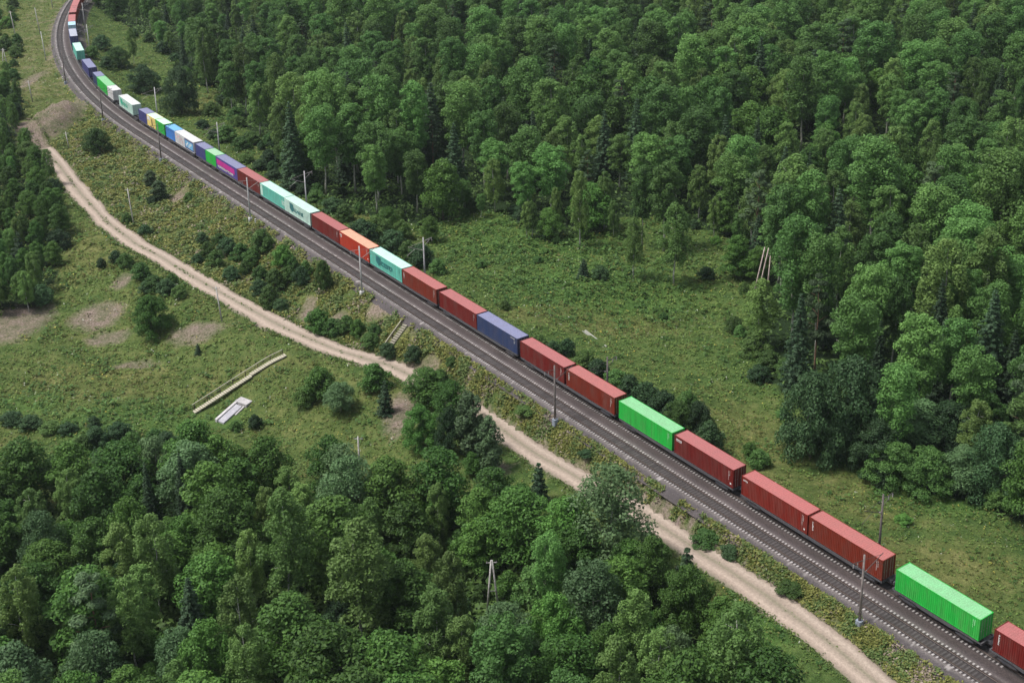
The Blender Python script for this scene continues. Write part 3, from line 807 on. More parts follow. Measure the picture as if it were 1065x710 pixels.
def code_right(t, L, hc, mat=WM, n=7, seed=1, x=None):
    b = MB(); x = L / 2 - .95 if x is None else x
    letters(b, x, hc - .55, n + 1, .13, .075, seed, .45, True); letters(b, x + .22, hc - .55, max(4, n - 2), .13, .075, seed + 9, .45, True)
    b.build('lettering', mat, t)
def small_code(t, L, hc, seed=2, x=None, z=None, mat=WM):
    b = MB(); letters(b, L / 2 - 1.9 if x is None else x, hc - .42 if z is None else z, 9, .14, .10, seed)
    b.build('lettering', mat, t)
def m_green(t, L, hc):
    code_right(t, L, hc, cp('palegreen', CC['palegreen']), 5, 3)
def m_logo_v(seed):
    def f(t, L, hc):
        b = MB(); x = -L / 2 + .62
        letters(b, x, hc - .65, 5, .24, .19, seed, .14, True); b.build('lettering', WM, t)
        code_right(t, L, hc, WM, 7, seed + 1)
    return f
def m_label(seed, w=1.15, h=.36, x=.35):
    def f(t, L, hc):
        b = MB(); rect(b, -L / 2 + x, -L / 2 + x + w, hc - .42 - h, hc - .42); lp = b.build('logo_panel', WM, t)
        b = MB(); yy = -1.2455
        for i in range(4):
            x0 = -L / 2 + x + .08 + i * (w - .16) / 4; b.box(x0, x0 + (w - .16) / 4 * .62, yy, yy + .006, hc - .42 - h * .8, hc - .42 - h * .25)
        b.build('lettering', cp('crimson', CC['crimson']), lp)
        code_right(t, L, hc, WM, 7, seed)
        b = MB(); rect(b, L / 2 - .62, L / 2 - .36, .45, .70); b.build('placard', WM, t)
    return f
def m_plain(seed):
    def f(t, L, hc): code_right(t, L, hc, WM, 6, seed)
    return f
def m_big(color, seed, emblem=True, x0=.25, panel=None, panel_span=None):
    def f(t, L, hc):
        if panel:
            b = MB(); rect(b, -L / 2 + panel_span[0] * L, -L / 2 + panel_span[1] * L, .22, hc - .2, off=.004); b.build('side_panel', cp(panel, CC[panel]), t)
        m = cp(color, CC[color]); b = MB(); x = -L / 2 + x0 * L
        if emblem:
            yy = -1.236; cx, cz = x + .9, hc * .56
            pts = [(cx - .95, cz - .35), (cx - .95, cz + 1.0), (cx + .85, cz + .8), (cx + .95, cz - .5), (cx, cz - 1.05)]
            b.add([(a, yy, c) for a, c in pts] + [(a, yy + .008, c) for a, c in pts], [(0, 4, 3, 2, 1), (5, 6, 7, 8, 9)] + [(i, (i + 1) % 5, 5 + (i + 1) % 5, 5 + i) for i in range(5)])
            b.build('emblem', m, t); b = MB(); x += 2.0
        letters(b, x, hc * .32, 7, .92, .56, seed, .10); b.build('lettering', m, t)
        code_right(t, L, hc, m, 5, seed)
    return f
def m_stripe(t, L, hc):
    b = MB(); yy = -1.240
    b.add([(a, yy + o, c) for o in (0, .008) for a, c in ((-L / 2 + .5, 1.1), (L / 2 - 1.5, 1.0), (L / 2 - 1.5, 2.35), (-L / 2 + .5, 2.45))], [(0, 1, 2, 3), (7, 6, 5, 4), (0, 4, 5, 1), (1, 5, 6, 2), (2, 6, 7, 3), (3, 7, 4, 0)])
    b.build('colour_panel', cp('magenta', CC['magenta']), t)
    b = MB(); letters(b, -L / 2 + .9, .45, 17, .48, .42, 8, .25); b.build('lettering', WM, t)
def m_picture(t, L, hc):
    b = MB(); rect(b, L * .02, L / 2 - .25, .18, hc - .25, off=.004); p = b.build('picture_panel', cp('navy', CC['navy']), t)
    b = MB(); rect(b, L * .05, L / 2 - .6, .5, hc - .6, off=.014); b.build('picture_field', cp('skyblue', CC['skyblue']), p)
    b = MB()
    for k, (x, z) in enumerate(((.09, 1.3), (.16, 1.8), (.22, 1.1), (.28, 1.6), (.34, 1.9))): rect(b, L * x, L * x + .5, z - .4, z + .2, off=.024)
    b.build('lettering', WM, p)
    b = MB()
    for k, (x, z) in enumerate(((-.45, 1.9), (-.38, 1.5), (-.30, 1.9), (-.25, 1.1), (-.17, 1.6), (-.12, .9))): rect(b, L * x, L * x + .42, z, z + .45)
    b.build('pattern', cp('pink', CC['pink']), t)
def m_people(t, L, hc):
    b = MB(); rect(b, .2, .75, .5, 2.1); rect(b, .3, .62, 2.104, 2.4); b.build('silhouette', cp('black', CC['black']), t)
    b = MB(); rect(b, -L / 2 + .3, -.9, 1.6, hc - .3); b.build('pale_panel', WM, t)

S = []
def add(s_l, label, color, ft=40, **kw):
    L = {40: 12.19, 20: 6.06, 45: 13.3}[ft]; return container(label, color, s_l + L / 2, ft, **kw)
# from the bottom right of the photo up the line; s_l = far end
add(1.6, 'crimson container cut by the right edge of the photo', 'crimson', marks=m_logo_v(40))
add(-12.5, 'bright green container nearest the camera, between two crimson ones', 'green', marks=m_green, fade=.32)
add(-26.75, 'brownish red container next to the nearest green one, white upright lettering at its far end', 'brownred', marks=m_logo_v(2))
add(-39.2, 'brick red container with small white label, second behind the nearest green one', 'red', marks=m_label(5, .8, .22))
add(-53.0, 'dark crimson container with boxed white logo, touching the middle green container', 'crimson', marks=m_label(6))
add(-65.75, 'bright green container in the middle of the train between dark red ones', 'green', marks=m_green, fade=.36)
add(-79.0, 'rust red container just behind the middle green one, opposite a mast', 'brownred', marks=m_logo_v(7))
add(-91.75, 'crimson container between the dark blue one and the rust red one', 'crimson', marks=m_plain(8))
add(-104.8, 'dark blue container with pale weathered and sky-lit roof among red ones', 'blue', roof='roofblue', marks=lambda t, L, hc: (small_code(t, L, hc, 9), code_right(t, L, hc, WM, 4, 5)))
add(-117.2, 'dark red container touching the dark blue one on its far side', 'crimson', marks=m_plain(10))
add(-130.4, 'rust red container right behind the teal one with a dark logo', 'brownred', marks=m_logo_v(11))
add(-142.8, 'teal container with pale far edge and dark blue green lettering', 'teal', roof='mint', marks=m_big('darkteal', 12, True, .2))
add(-155.4, 'orange red container with sandy patched roof and white emblem beside a pale mast', 'orange', roof='sand', marks=m_label(13, .7, .6))
add(-167.8, 'crimson container between the orange red and the white mint ones', 'crimson', marks=m_plain(14))
add(-180.7, 'white mint container with dark green emblem and lettering', 'mint', roof='mint', marks=m_big('darkteal', 15, True, .22))
add(-193.0, 'plain teal container with white far end, coupled to the white mint one', 'teal', roof='mint', marks=m_big('mint', 16, False, .9, 'mint', (0.015, .10)))
add(-205.3, 'rust red container next to the indigo and magenta one', 'maroon', marks=m_plain(17))
add(-217.6, 'indigo container with magenta panel and white lettering', 'indigo', roof='roofblue', marks=m_stripe)
add(-223.8, 'short bright green container beside the indigo and magenta one', 'green', 20, fade=.5)
add(-230.0, 'short navy container coupled to a short green one', 'navy', 20, roof='roofblue')
add(-243.3, 'white container with pink pattern and framed blue picture', 'white', roof='white', marks=m_picture)
add(-249.5, 'short azure blue container before the white patterned one', 'azure', 20, roof='skyblue')
add(-256.6, 'short green container between azure and yellow ones', 'green', 20, roof='palegreen')
add(-262.8, 'short yellow container with dark silhouette and white corner', 'yellow', 20, roof='palegreen', marks=m_people)
add(-269.0, 'short navy container ahead of the yellow one', 'navy', 20, roof='roofblue')
add(-285.9, 'white container with emerald emblem standing alone on its wagon', 'mint', roof='white', marks=m_big('emerald', 21, True, .12))
add(-297.8, 'short white container at the near end of a green one', 'white', 20, roof='white')
add(-310.1, 'long green container between a white and a blue short one', 'green', fade=.3)
add(-316.3, 'short blue container at the far end of the long green one', 'blue', 20, roof='roofblue')
add(-334.4, 'navy container with pale roof alone on its wagon in the curve', 'navy', roof='roofblue')
add(-358.7, 'teal container alone on its wagon in the curve', 'teal', roof='mint')
add(-381.1, 'grey container with dark end on the curve', 'navy', roof='grey')
add(-393.1, 'short pale blue container in the far curve', 'lightblue', 20, roof='lightblue')
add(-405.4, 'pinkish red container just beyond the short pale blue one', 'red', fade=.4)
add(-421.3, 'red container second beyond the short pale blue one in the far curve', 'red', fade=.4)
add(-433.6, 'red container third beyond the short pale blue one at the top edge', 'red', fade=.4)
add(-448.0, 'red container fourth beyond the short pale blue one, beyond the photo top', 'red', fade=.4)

# ------------------------------------------------------------------ flat wagons
M_WAG = paint('wagon_frame_paint', (0.060, 0.062, 0.072), .6, .5, .4, (0.13, .10, .085), 1.2)
M_WAGL = paint('wagon_sill_paint', (0.085, 0.088, 0.098), .6, .6, .4, (0.10, .075, .065), .7)
M_WHEEL = paint('wheel_steel', (0.05, 0.045, 0.042), .55, .4, .5, (.10, .07, .05), 3, .2)
WAG = {}
def wagon_parts(L):
    if L in WAG: return WAG[L]
    h = L / 2; p = {}
    b = MB(); b.box(-h, h, -.30, .30, .72, 1.10)
    for x in np.arange(-h + .5, h, 2.35): b.box(x - .09, x + .09, -1.18, -.302, .86, 1.08); b.box(x - .09, x + .09, .302, 1.18, .86, 1.08)
    for sx in (-1, 1):
        x0, x1 = sorted((sx * h, sx * (h - .2))); b.box(x0, x1, -1.22, 1.22, .84, 1.112)
    p['frame'] = b
    b = MB()
    for sy in (-1, 1):
        y0, y1 = sorted((sy * 1.19, sy * 1.26))
        prof = [(-h + .21, .92), (-h + 3.0, .92), (-h + 4.4, .70), (h - 4.4, .70), (h - 3.0, .92), (h - .21, .92), (h - .21, 1.12), (-h + .21, 1.12)]
        b.add([(x, y0, z) for x, z in prof] + [(x, y1, z) for x, z in prof], [tuple(range(8)), tuple(range(15, 7, -1))] + [(i, 8 + i, 8 + (i + 1) % 8, (i + 1) % 8) for i in range(8)])
    p['side_sill'] = b
    b = MB()
    for sy in (-1, 1):
        y = sy * 1.05; y0, y1 = y - .09, y + .09
        prof = [(-1.25, .42), (-1.25, .62), (-.55, .74), (.55, .74), (1.25, .62), (1.25, .42), (.5, .30), (-.5, .30)]
        b.add([(x, y0, z) for x, z in prof] + [(x, y1, z) for x, z in prof], [tuple(range(8)), tuple(range(15, 7, -1))] + [(i, 8 + i, 8 + (i + 1) % 8, (i + 1) % 8) for i in range(8)])
    b.box(-.22, .22, -.955, .955, .48, .70); p['bogie'] = b
    b = MB()
    for sy in (-1, 1):
        b.tube([(0, sy * .70, .475), (0, sy * .83, .475)], .475, 20); b.tube([(0, sy * .66, .475), (0, sy * .699, .475)], .50, 20)
    b.tube([(0, -.658, .475), (0, .658, .475)], .085, 8); p['wheelset'] = b
    b = MB(); b.box(0, .55, -.13, .13, .94, 1.16); b.box(.42, .66, -.22, .20, .90, 1.20); p['coupler'] = b
    b = MB(); b.box(-1.0, .2, -1.10, -.55, .45, .84); b.tube([(.5, -.85, .62), (1.6, -.85, .62)], .2, 10); p['brake_equipment'] = b
    WAG[L] = {k: v.mesh(k, {'side_sill': M_WAGL, 'wheelset': M_WHEEL}.get(k, M_WAG)) for k, v in p.items()}
    return WAG[L]
def wagon(s_mid, L, label):
    m = wagon_parts(L); q = TR(s_mid, 1.22)
    t = thing('flat_wagon', label, 'wagon', (q[0], q[1], 0), heading(s_mid), 'flat wagons of the container train')
    link('frame', m['frame'], t); link('side_sill', m['side_sill'], t); link('brake_equipment', m['brake_equipment'], t)
    for sx in (-1, 1):
        bo = link('bogie', m['bogie'], t, (sx * (L / 2 - 2.4), 0, 0))
        for e in (-.925, .925): link('wheelset', m['wheelset'], bo, (e, 0, 0))
        c = link('coupler', m['coupler'], t, (sx * L / 2, 0, 0)); c.rotation_euler = (0, 0, 0 if sx > 0 else PI)
for s, L, lb in ((7.7, 13.0, 'under the crimson container at the right edge'), (-6.4, 13.1, 'under the nearest green container'), (-26.9, 24.8, 'under the brownish red and brick red pair behind the nearest green container'),
                 (-53.2, 24.9, 'under the middle green container and the crimson one with boxed logo'), (-79.2, 25.0, 'under the rust red and crimson pair behind the middle green container'), (-105.0, 24.8, 'under the dark blue container and its dark red neighbour'),
                 (-130.5, 24.8, 'under the teal container with dark lettering and its rust red neighbour'), (-155.5, 24.8, 'under the orange red container and its crimson neighbour'), (-180.8, 24.8, 'under the white mint and plain teal pair'),
                 (-205.5, 24.8, 'under the indigo and magenta container and its red neighbour'), (-223.8, 12.9, 'under the short navy and short green pair'), (-240.3, 18.8, 'under the white patterned and azure containers'),
                 (-259.8, 18.9, 'under the yellow, green and navy short containers'), (-279.8, 19.2, 'under the lone white container with emerald emblem'), (-304.0, 25.0, 'under the white, long green and blue containers in the curve'),
                 (-328.3, 25.0, 'under the lone navy container in the curve'), (-352.6, 25.0, 'under the lone teal container in the curve'), (-375.0, 22.4, 'under the grey container in the curve'),
                 (-396.2, 22.4, 'under the short pale blue container in the far curve'), (-421.3, 23.4, 'under the red pair at the top of the far curve')):
    wagon(s, L, 'dark flat wagon ' + lb)

# ------------------------------------------------------------------ masts and poles
M_CONC = concretemat('mast_concrete', (0.34, 0.33, 0.33), (0.54, 0.53, 0.52), 1.5)
M_CONCD = concretemat('weathered_mast_concrete', (0.09, 0.075, 0.07), (0.20, 0.17, 0.16), 1.5)
M_STEEL = paint('bracket_steel', (0.32, 0.30, 0.29), .55, .3, .4, (.18, .1, .07), 2)
M_STEELD = paint('dark_bracket_steel', (0.045, 0.042, 0.042), .55, .3, .4, (.1, .07, .05), 2)
M_INS = paint('insulator_porcelain', (0.26, 0.24, 0.23), .25, .1)
M_FOOT = paint('pale_blue_footing', (0.24, 0.28, 0.34), .8, .4)
M_WOOD = barkmat('grey_pole_wood', (0.28, 0.26, 0.24), (0.52, 0.50, 0.47), 2)
def mast(P, rz, label, side, pale, group, hgt=9.6, reach=3.3):
    """local +y points to the track it serves"""
    t = thing('catenary_mast', label, 'mast', P, rz, group)
    mc = M_CONC if pale else M_CONCD; ms = M_STEEL if pale else M_STEELD
    MB().tube([(0, 0, -.6), (0, 0, hgt)], [.19, .12], 10).build('pole', mc, t, True)
    MB().bevbox(-.38, .38, -.38, .38, -.7, .42, .08).build('footing', M_FOOT if not pale else mc, t)
    b = MB(); zc = hgt - 2.6
    b.tube([(0, .16, zc), (0, reach * .55, zc + .75), (0, reach - .2, zc + 1.35), (0, reach + .1, zc + 1.45)], .05, 6)
    b.tube([(0, .16, zc + 1.9), (0, reach * .9, zc + 1.38)], .025, 5)
    b.build('cantilever', ms, t)
    b = MB(); b.tube([(0, reach * .55, zc + .75), (0, reach * .9, zc + .15), (0, reach + .35, zc - .25)], .03, 5)
    b.tube([(0, reach + .35, zc - .25), (0, reach + .35, zc - .55)], .03, 5); b.build('registration_arm', ms, t)
    b = MB(); b.bar((0, -.16, hgt - .7), (0, -1.9, hgt - .45), .07); b.bar((0, -.17, hgt - 1.7), (0, -1.7, hgt - .52), .05); br = b.build('feeder_bracket', ms, t)
    for y in (-1.85, -1.1):
        b = MB(); zt = hgt - .5 - (0 if y < -1.5 else .12)
        for k in range(4): b.tube([(0, y, zt - .12 - k * .14), (0, y, zt - .20 - k * .14)], [.09, .05], 8)
        b.tube([(0, y, zt - .02), (0, y, zt - .64)], .02, 5); b.build('insulator', M_INS, br)
    b = MB()
    for k in range(3): b.tube([(0, .3 + k * .12, zc + .075 + k * .055), (0, .37 + k * .12, zc + .105 + k * .055)], [.10, .06], 8)
    b.build('insulator', M_INS, t)
    return t
def zg(q): return float(H(q[0], q[1]))
def rail_of(px, py, z=-.5):
    P = un(px, py, z); s, n = SN(P[0], P[1]); return float(s)
LEFTM = [((897, 645), False, 'dark weathered catenary mast with curved arm beside the nearest red containers'), ((578, 437), False, 'dark catenary mast standing before the red container pair mid train'),
         ((374, 305), True, 'pale concrete catenary mast in front of the orange red container'), ((258, 228), True, 'pale concrete catenary mast in front of the rust red container by the indigo one'),
         ((168, 166), False, 'dark thin catenary mast in front of the azure container'), ((112, 124), False, 'thin dark catenary mast opposite the lone white container'), ((67, 86), False, 'thin catenary mast on the outside of the curve')]
for (p, pale, lb) in LEFTM:
    s = rail_of(*p); q = TR(s, -6.45)
    mast((q[0], q[1], -.62), heading(s), lb, -1, pale, None)
# right-hand masts: found from the pixel column of their tops
RIGHTM = [(912, 518, False, 'brown weathered catenary mast in the meadow edge behind the nearest red container'), (445.5, 246, True, 'pale catenary mast behind the train at the meadow corner'), (313.5, 179, True, 'thin grey catenary mast behind the white mint container'),
          (223.5, 128, True, 'thin grey catenary mast behind the short navy container'), (155.5, 92, True, 'thin pale catenary mast behind the lone white container with emerald emblem'), (90, 26, True, 'pale catenary mast with long bracket inside the far curve'), (79.5, 4, True, 'pale catenary mast beside the last red containers at the top')]
for (x, y, pale, lb) in RIGHTM:
    P = un(x, y, 9.0); s = float(SN(P[0], P[1])[0]); q = TR(s, 5.2)
    mast((q[0], q[1], -.8), heading(s) + PI, lb, 1, pale, None, 9.9)
s = -75.0; q = TR(s, 5.2); mast((q[0], q[1], -.8), heading(s) + PI, 'brown catenary mast behind the middle of the train near the hedge', 1, False, None, 7.0)
s = -190.0
def pole(base, top, label, cross=True, mat=None, group=None, twin=False, h=None):
    P = ground(*base); k = ppm(P + np.array([0, 0, 3]))
    h = h or max(3.0, (base[1] - top[1]) / k / .91)
    t = thing('utility_pole', label, 'utility pole', P, random.uniform(-.3, .3), group)
    m = mat or M_WOOD
    if twin:
        for sx in (-1, 1): MB().tube([(sx * .85, 0, -.5), (sx * .06, 0, h)], [.16, .11], 8).build('pole', m, t, True)
        MB().tube([(-.50, .02, h * .45), (.50, .02, h * .45)], .06, 6).build('brace', m, t)
    else:
        lean = (top[0] - base[0]) / k * .5
        MB().tube([(0, 0, -.5), (lean, 0, h)], [.17, .11], 8).build('pole', m, t, True)
    if cross:
        lx = 0 if twin else lean
        a = MB().bar((lx - .7, .13, h - .45), (lx + .7, .13, h - .45), .09).build('crossarm', m, t)
        for x in (-.6, 0, .6): MB().tube([(lx + x, .13, h - .40), (lx + x, .13, h - .2)], [.05, .035], 6).build('insulator', M_INS, a)
    return t
pole((139, 233), (135, 197), 'thin white utility pole leaning slightly on the bank above the dirt road')
pole((231, 334), (225, 298), 'pale utility pole standing below the dirt road by the bare earth patch')
pole((375, 503), (376, 452), 'dark topped utility pole rising from the bushes by the dark young spruce')
pole((513, 640), (515, 578), 'grey twin legged utility pole among the near trees', twin=True)
pole((72, 155), (69, 138), 'short pale utility pole at the foot of the spoil heap')
pole((34, 106), (31, 85), 'thin utility pole by the narrow bare path above the spoil heap')
pole((17, 41), (12, 14), 'utility pole standing in scrub in the top left corner')
pole((6, 72), (4, 52), 'twin legged utility pole at the left edge of the photo', twin=True)
pole((48, 63), (45, 33), 'thick pale concrete pole beside the curve outer track', cross=False, mat=M_CONC, h=9.5)
pole((42, 36), (38, 9), 'pale concrete pole second from the top left track bend', cross=False, mat=M_CONC, h=9.5)
pole((55, 9), (53, -16), 'pale concrete pole at the top edge beside the bend', cross=False, mat=M_CONC, h=9.5)
def marker(px, py, label):
    P = ground(px, py); t = thing('marker_post', label, 'marker post', P, heading(-100))
    MB().bevbox(-.13, .13, -.13, .13, -.2, 1.2, .02).build('post', WM, t); MB().box(-.134, .134, -.134, .134, .95, 1.08).build('band', cp('black', CC['black']), t)
marker(65.5, 84, 'short white marker post beside the outer track of the curve'); marker(266, 233, 'short white marker post near the pale mast')
marker(443.5 - .5, 123.5 + 250, 'low white marker post on the bank below the stairs') if False else None

# ------------------------------------------------------------------ stairways and drain
M_TREAD = concretemat('stair_concrete', (0.24, 0.22, 0.16), (0.44, 0.41, 0.32), 3)
M_HAND = paint('handrail_paint', (0.36, 0.34, 0.26), .6, .3)
M_DARKPOST = paint('rusty_post', (0.07, 0.05, 0.04), .8, .3)
def stairs(ptop, pbot, label, landing=None, width=1.5):
    A = Vector(ground(*ptop)); B = Vector(ground(*pbot)); d = Vector((B.x - A.x, B.y - A.y, 0)); L = d.length; d.normalize(); side = Vector((-d.y, d.x, 0))
    t = thing('stairway', label, 'stairs', A, math.atan2(d.y, d.x))
    n = int(L / .40); b = MB(); zs = []; fr = [0, landing, 1] if landing else [0, 1]
    zk = [float(H(*(A + d * (L * q)).xy)) - A.z for q in fr]
    for i in range(n + 1):
        f = i / n; x = L * f; w = A + d * x; z = max(float(np.interp(f, fr, zk)), float(H(w.x, w.y)) - A.z - .05); zs.append((x, z))
        shift = .35 if (landing and f > landing) else 0.0
        b.box(x - .17, x + .17, -width / 2 + shift, width / 2 + shift, z + .20, z + .42)
    b.build('treads', M_TREAD, t)
    b = MB()
    for sgn in (-1, 1):
        for i in range(len(zs) - 1): b.bar((zs[i][0], sgn * (width / 2 - .2), zs[i][1] + .04), (zs[i + 1][0], sgn * (width / 2 - .2), zs[i + 1][1] + .04), .12, .14)
    b.build('stringer', M_DARKPOST, t)
    for yy in (-width / 2 - .25,):
        for hgt in (1.15,):
            b = MB()
            for i in range(0, len(zs) - 1): b.bar((zs[i][0], yy, zs[i][1] + hgt), (zs[i + 1][0], yy, zs[i + 1][1] + hgt), .14, .12)
            b.build('handrail', M_HAND, t)
        b = MB()
        for i in range(0, len(zs) - 1): b.bar((zs[i][0], yy, zs[i][1] + .62), (zs[i + 1][0], yy, zs[i + 1][1] + .62), .06, .09)
        b.build('midrail', M_DARKPOST, t)
        for i in range(0, len(zs), 6):
            MB().bar((zs[i][0], yy, zs[i][1] - .2), (zs[i][0], yy, zs[i][1] + 1.1), .11).build('post', M_DARKPOST, t)
    return t
stairs((296, 371), (202, 429), 'long pale stairway with handrail running down the grassy field below the dirt road', .38, 1.0)
stairs((421, 340), (400, 370), 'short stairway with handrail on the embankment between track and dirt road', None, 1.1)
M_CULV = concretemat('culvert_concrete', (0.34, 0.32, 0.32), (0.56, 0.54, 0.54), 1.2)
A = Vector(ground(250, 423)); B = Vector(ground(229, 441)); d = (B - A); ang = math.atan2(d.y, d.x); L = Vector((d.x, d.y)).length
t = thing('drain_outlet', 'pale concrete drain outlet lying in grass at the stairway foot', 'drain outlet', A, ang)
dz = d.z
def slab(x0, x1, y0, y1, za, zb, th):
    return MB().add([(x0, y0, za - th), (x1, y0, zb - th), (x1, y1, zb - th), (x0, y1, za - th), (x0, y0, za), (x1, y0, zb), (x1, y1, zb), (x0, y1, za)], [(0, 3, 2, 1), (4, 5, 6, 7), (0, 1, 5, 4), (1, 2, 6, 5), (2, 3, 7, 6), (3, 0, 4, 7)])
slab(0, L, -1.25, -.75, .75, dz + .65, 1.2).build('side_wall', M_CULV, t)
slab(0, L * .45, .75, 1.15, .45, dz * .45 + .3, 1.2).build('side_wall', M_CULV, t)
slab(.3, L * .97, -.747, .747, .5, dz + .42, .5).build('channel', concretemat('channel_concrete', (0.22, 0.22, 0.25), (0.40, 0.39, 0.41), 2), t)  # channel slab darker and bluer than the outlet walls
slab(-1.5, -.02, -1.3, 1.5, .95, .82, 1.4).build('head_slab', M_CULV, t)

A = Vector(ground(607, 344)); B = Vector(ground(629, 361)); d = B - A; L = Vector((d.x, d.y)).length
t = thing('drain_channel', 'short pale concrete drain channel in the meadow behind the dark blue container', 'drain channel', A, math.atan2(d.y, d.x))
M_OLD = concretemat('mossy_concrete', (0.14, 0.15, 0.12), (0.32, 0.31, 0.28), 1.2)
slab(0, L, -.45, -.2, .12, d.z + .12, .5).build('side_wall', M_OLD, t); slab(0, L, .2, .45, .12, d.z + .12, .5).build('side_wall', M_OLD, t); slab(.05, L - .05, -.197, .197, .02, d.z + .02, .3).build('channel', M_OLD, t)

# ------------------------------------------------------------------ planting: single things first
def bush(px, py, w, h, kind, label, group=None):
    """px,py: centre of the bush in the photo, w,h: its size there"""
    P = ground(px, py + h * .42); k = ppm(P); dep = math.atan2(CAMH - P[2], np.linalg.norm(P[:2]))
    wm = w / k; hm = max(.8, (h / k - wm * .42 * math.sin(dep)) / math.cos(dep))
    P = P + np.array([0, wm * .20, 0]); P[2] = float(H(P[0], P[1])) - .1
    if hm > 5.5: kind = BIG.get(kind, kind)
    tm, cm, ph, pr = PROTO[kind][0]
    return plant(kind, P, hm, (wm / 2 / pr) / (hm / ph), label, group)
B1 = 'low bushes on the bank between the railway and the dirt road'
for (px, py, w, h, kd) in [(272, 254, 26, 26, 'shrub'), (216, 262, 20, 20, 'shrub'), (224, 270, 20, 18, 'shrub'), (236, 258, 22, 20, 'dark'), (250, 264, 22, 20, 'shrub'), (262, 270, 18, 18, 'shrub'), (240, 285, 18, 16, 'dark'), (270, 300, 20, 18, 'dark'),
                           (286, 294, 26, 26, 'shrub'), (294, 270, 24, 26, 'lime'), (300, 288, 20, 20, 'shrub'), (313, 290, 20, 22, 'dark'), (280, 310, 24, 24, 'shrub'), (292, 318, 16, 14, 'dark'), (318, 282, 16, 18, 'shrub'), (210, 248, 14, 12, 'dark'), (330, 336, 30, 26, 'lime'),
                           (345, 342, 26, 20, 'shrub'), (360, 340, 22, 20, 'shrub'), (372, 344, 18, 20, 'lime'), (385, 356, 22, 18, 'shrub'), (403, 366, 20, 18, 'dark'), (430, 372, 20, 20, 'dark'), (305, 276, 14, 16, 'shrub'), (255, 280, 16, 16, 'shrub'),
                           (228, 250, 16, 14, 'shrub'), (205, 270, 14, 12, 'dark'), (270, 285, 18, 16, 'shrub'), (390, 345, 16, 14, 'shrub'), (150, 240, 16, 12, 'dark'), (132, 228, 14, 12, 'shrub'), (196, 206, 12, 10, 'shrub'), (158, 208, 14, 10, 'dark'), (470, 378, 14, 12, 'shrub'),
                           (548, 430, 24, 12, 'shrub'), (612, 474, 20, 10, 'dark'), (735, 560, 34, 20, 'shrub'), (760, 574, 24, 16, 'dark'), (826, 614, 34, 16, 'shrub')]:
    bush(px, py, w, h, kd, 'low green bush on the bank between the railway and the dirt road', B1)
bush(157, 332, 42, 46, 'lime', 'large round bright green bush alone in the grass below the dirt road')
bush(337, 290, 20, 34, 'shrub', 'upright egg shaped green bush on the bank beside the track')
bush(100, 148, 30, 28, 'shrub', 'round pale green bush between the spoil heap and the railway')
bush(28, 163, 34, 28, 'shrub', 'round bush at the upper end of the dirt road left of the heap')
bush(165, 200, 20, 22, 'youngpine', 'rounded dark young pine on the bank, the larger of a pair')
bush(156, 187, 16, 18, 'youngpine', 'smaller rounded young pine behind its larger twin on the bank')
B2 = 'scrubby bushes along the gully edge below the dirt road'
for (px, py, w, h, kd) in [(120, 268, 16, 14, 'dark'), (130, 272, 18, 16, 'shrub'), (146, 284, 22, 20, 'shrub'), (160, 296, 22, 18, 'shrub'), (172, 300, 22, 18, 'dark'), (186, 304, 18, 14, 'shrub'), (105, 275, 12, 12, 'dark'), (178, 292, 16, 14, 'shrub'), (152, 300, 18, 14, 'dark')]:
    bush(px, py, w, h, kd, 'scrubby bush beside the eroded earth below the dirt road', B2)
bush(332, 402, 36, 36, 'lime', 'bright green bush left of a grey green one below the dirt road bend')
bush(353, 417, 34, 36, 'willow', 'grey green willow bush below the dirt road bend')
bush(316, 414, 24, 22, 'shrub', 'small bush at the left of the cluster below the dirt road bend')
bush(389, 395, 36, 30, 'lime', 'dense yellow green bush touching the dirt road bend')
bush(401, 416, 22, 40, 'youngspruce', 'dark young spruce beside the yellow green bush at the road bend')
bush(206, 364, 10, 14, 'youngspruce', 'tiny dark spruce in the grass above the long stairway')
for (px, py, w, h, kd, lb) in [(443, 406, 52, 44, 'alder', 'broad leafy tree hiding the dirt road just right of its bend'), (437, 449, 44, 50, 'lime', 'bright round tree in front of the darker group by the hidden road'),
                               (470, 424, 36, 50, 'alder', 'mid green tree behind the bright round one by the hidden road'), (490, 448, 40, 70, 'youngpine', 'tall dark tree at the right of the group by the hidden road'), (468, 455, 34, 54, 'dark', 'dark tree in the middle of the group by the hidden road'),
                               (510, 468, 30, 60, 'youngpine', 'dark narrow tree at the far right of the group by the hidden road'), (492, 485, 24, 26, 'lime', 'small bright bush at the foot of the dark narrow tree'), (458, 398, 26, 26, 'shrub', 'bush at the back of the group by the hidden road')]:
    bush(px, py, w, h, kd, lb)
B3 = 'bushes in the hollow at the bottom of the left field'
for (px, py, w, h, kd) in [(100, 456, 26, 24, 'dark'), (86, 462, 22, 20, 'shrub'), (123, 450, 26, 22, 'dark'), (136, 458, 20, 18, 'shrub'), (97, 440, 16, 14, 'dark'), (100, 473, 12, 18, 'youngspruce'), (172, 460, 26, 22, 'dark'), (160, 455, 20, 18, 'shrub'), (186, 462, 18, 18, 'dark'), (30, 440, 26, 16, 'dark'), (10, 436, 26, 16, 'dark'), (52, 445, 26, 14, 'shrub'), (70, 446, 20, 14, 'dark'),
                           (53, 492, 30, 30, 'shrub'), (20, 480, 30, 20, 'dark'), (245, 443, 14, 12, 'shrub'), (265, 440, 16, 16, 'dark')]:
    if kd == 'youngspruce': bush(px, py, w, h, kd, 'small dark spruce in the hollow at the bottom of the left field')
    else: bush(px, py, w, h, kd, 'dark green bush in the hollow at the bottom of the left field', B3)
B4 = 'hedge bushes growing just behind the train'
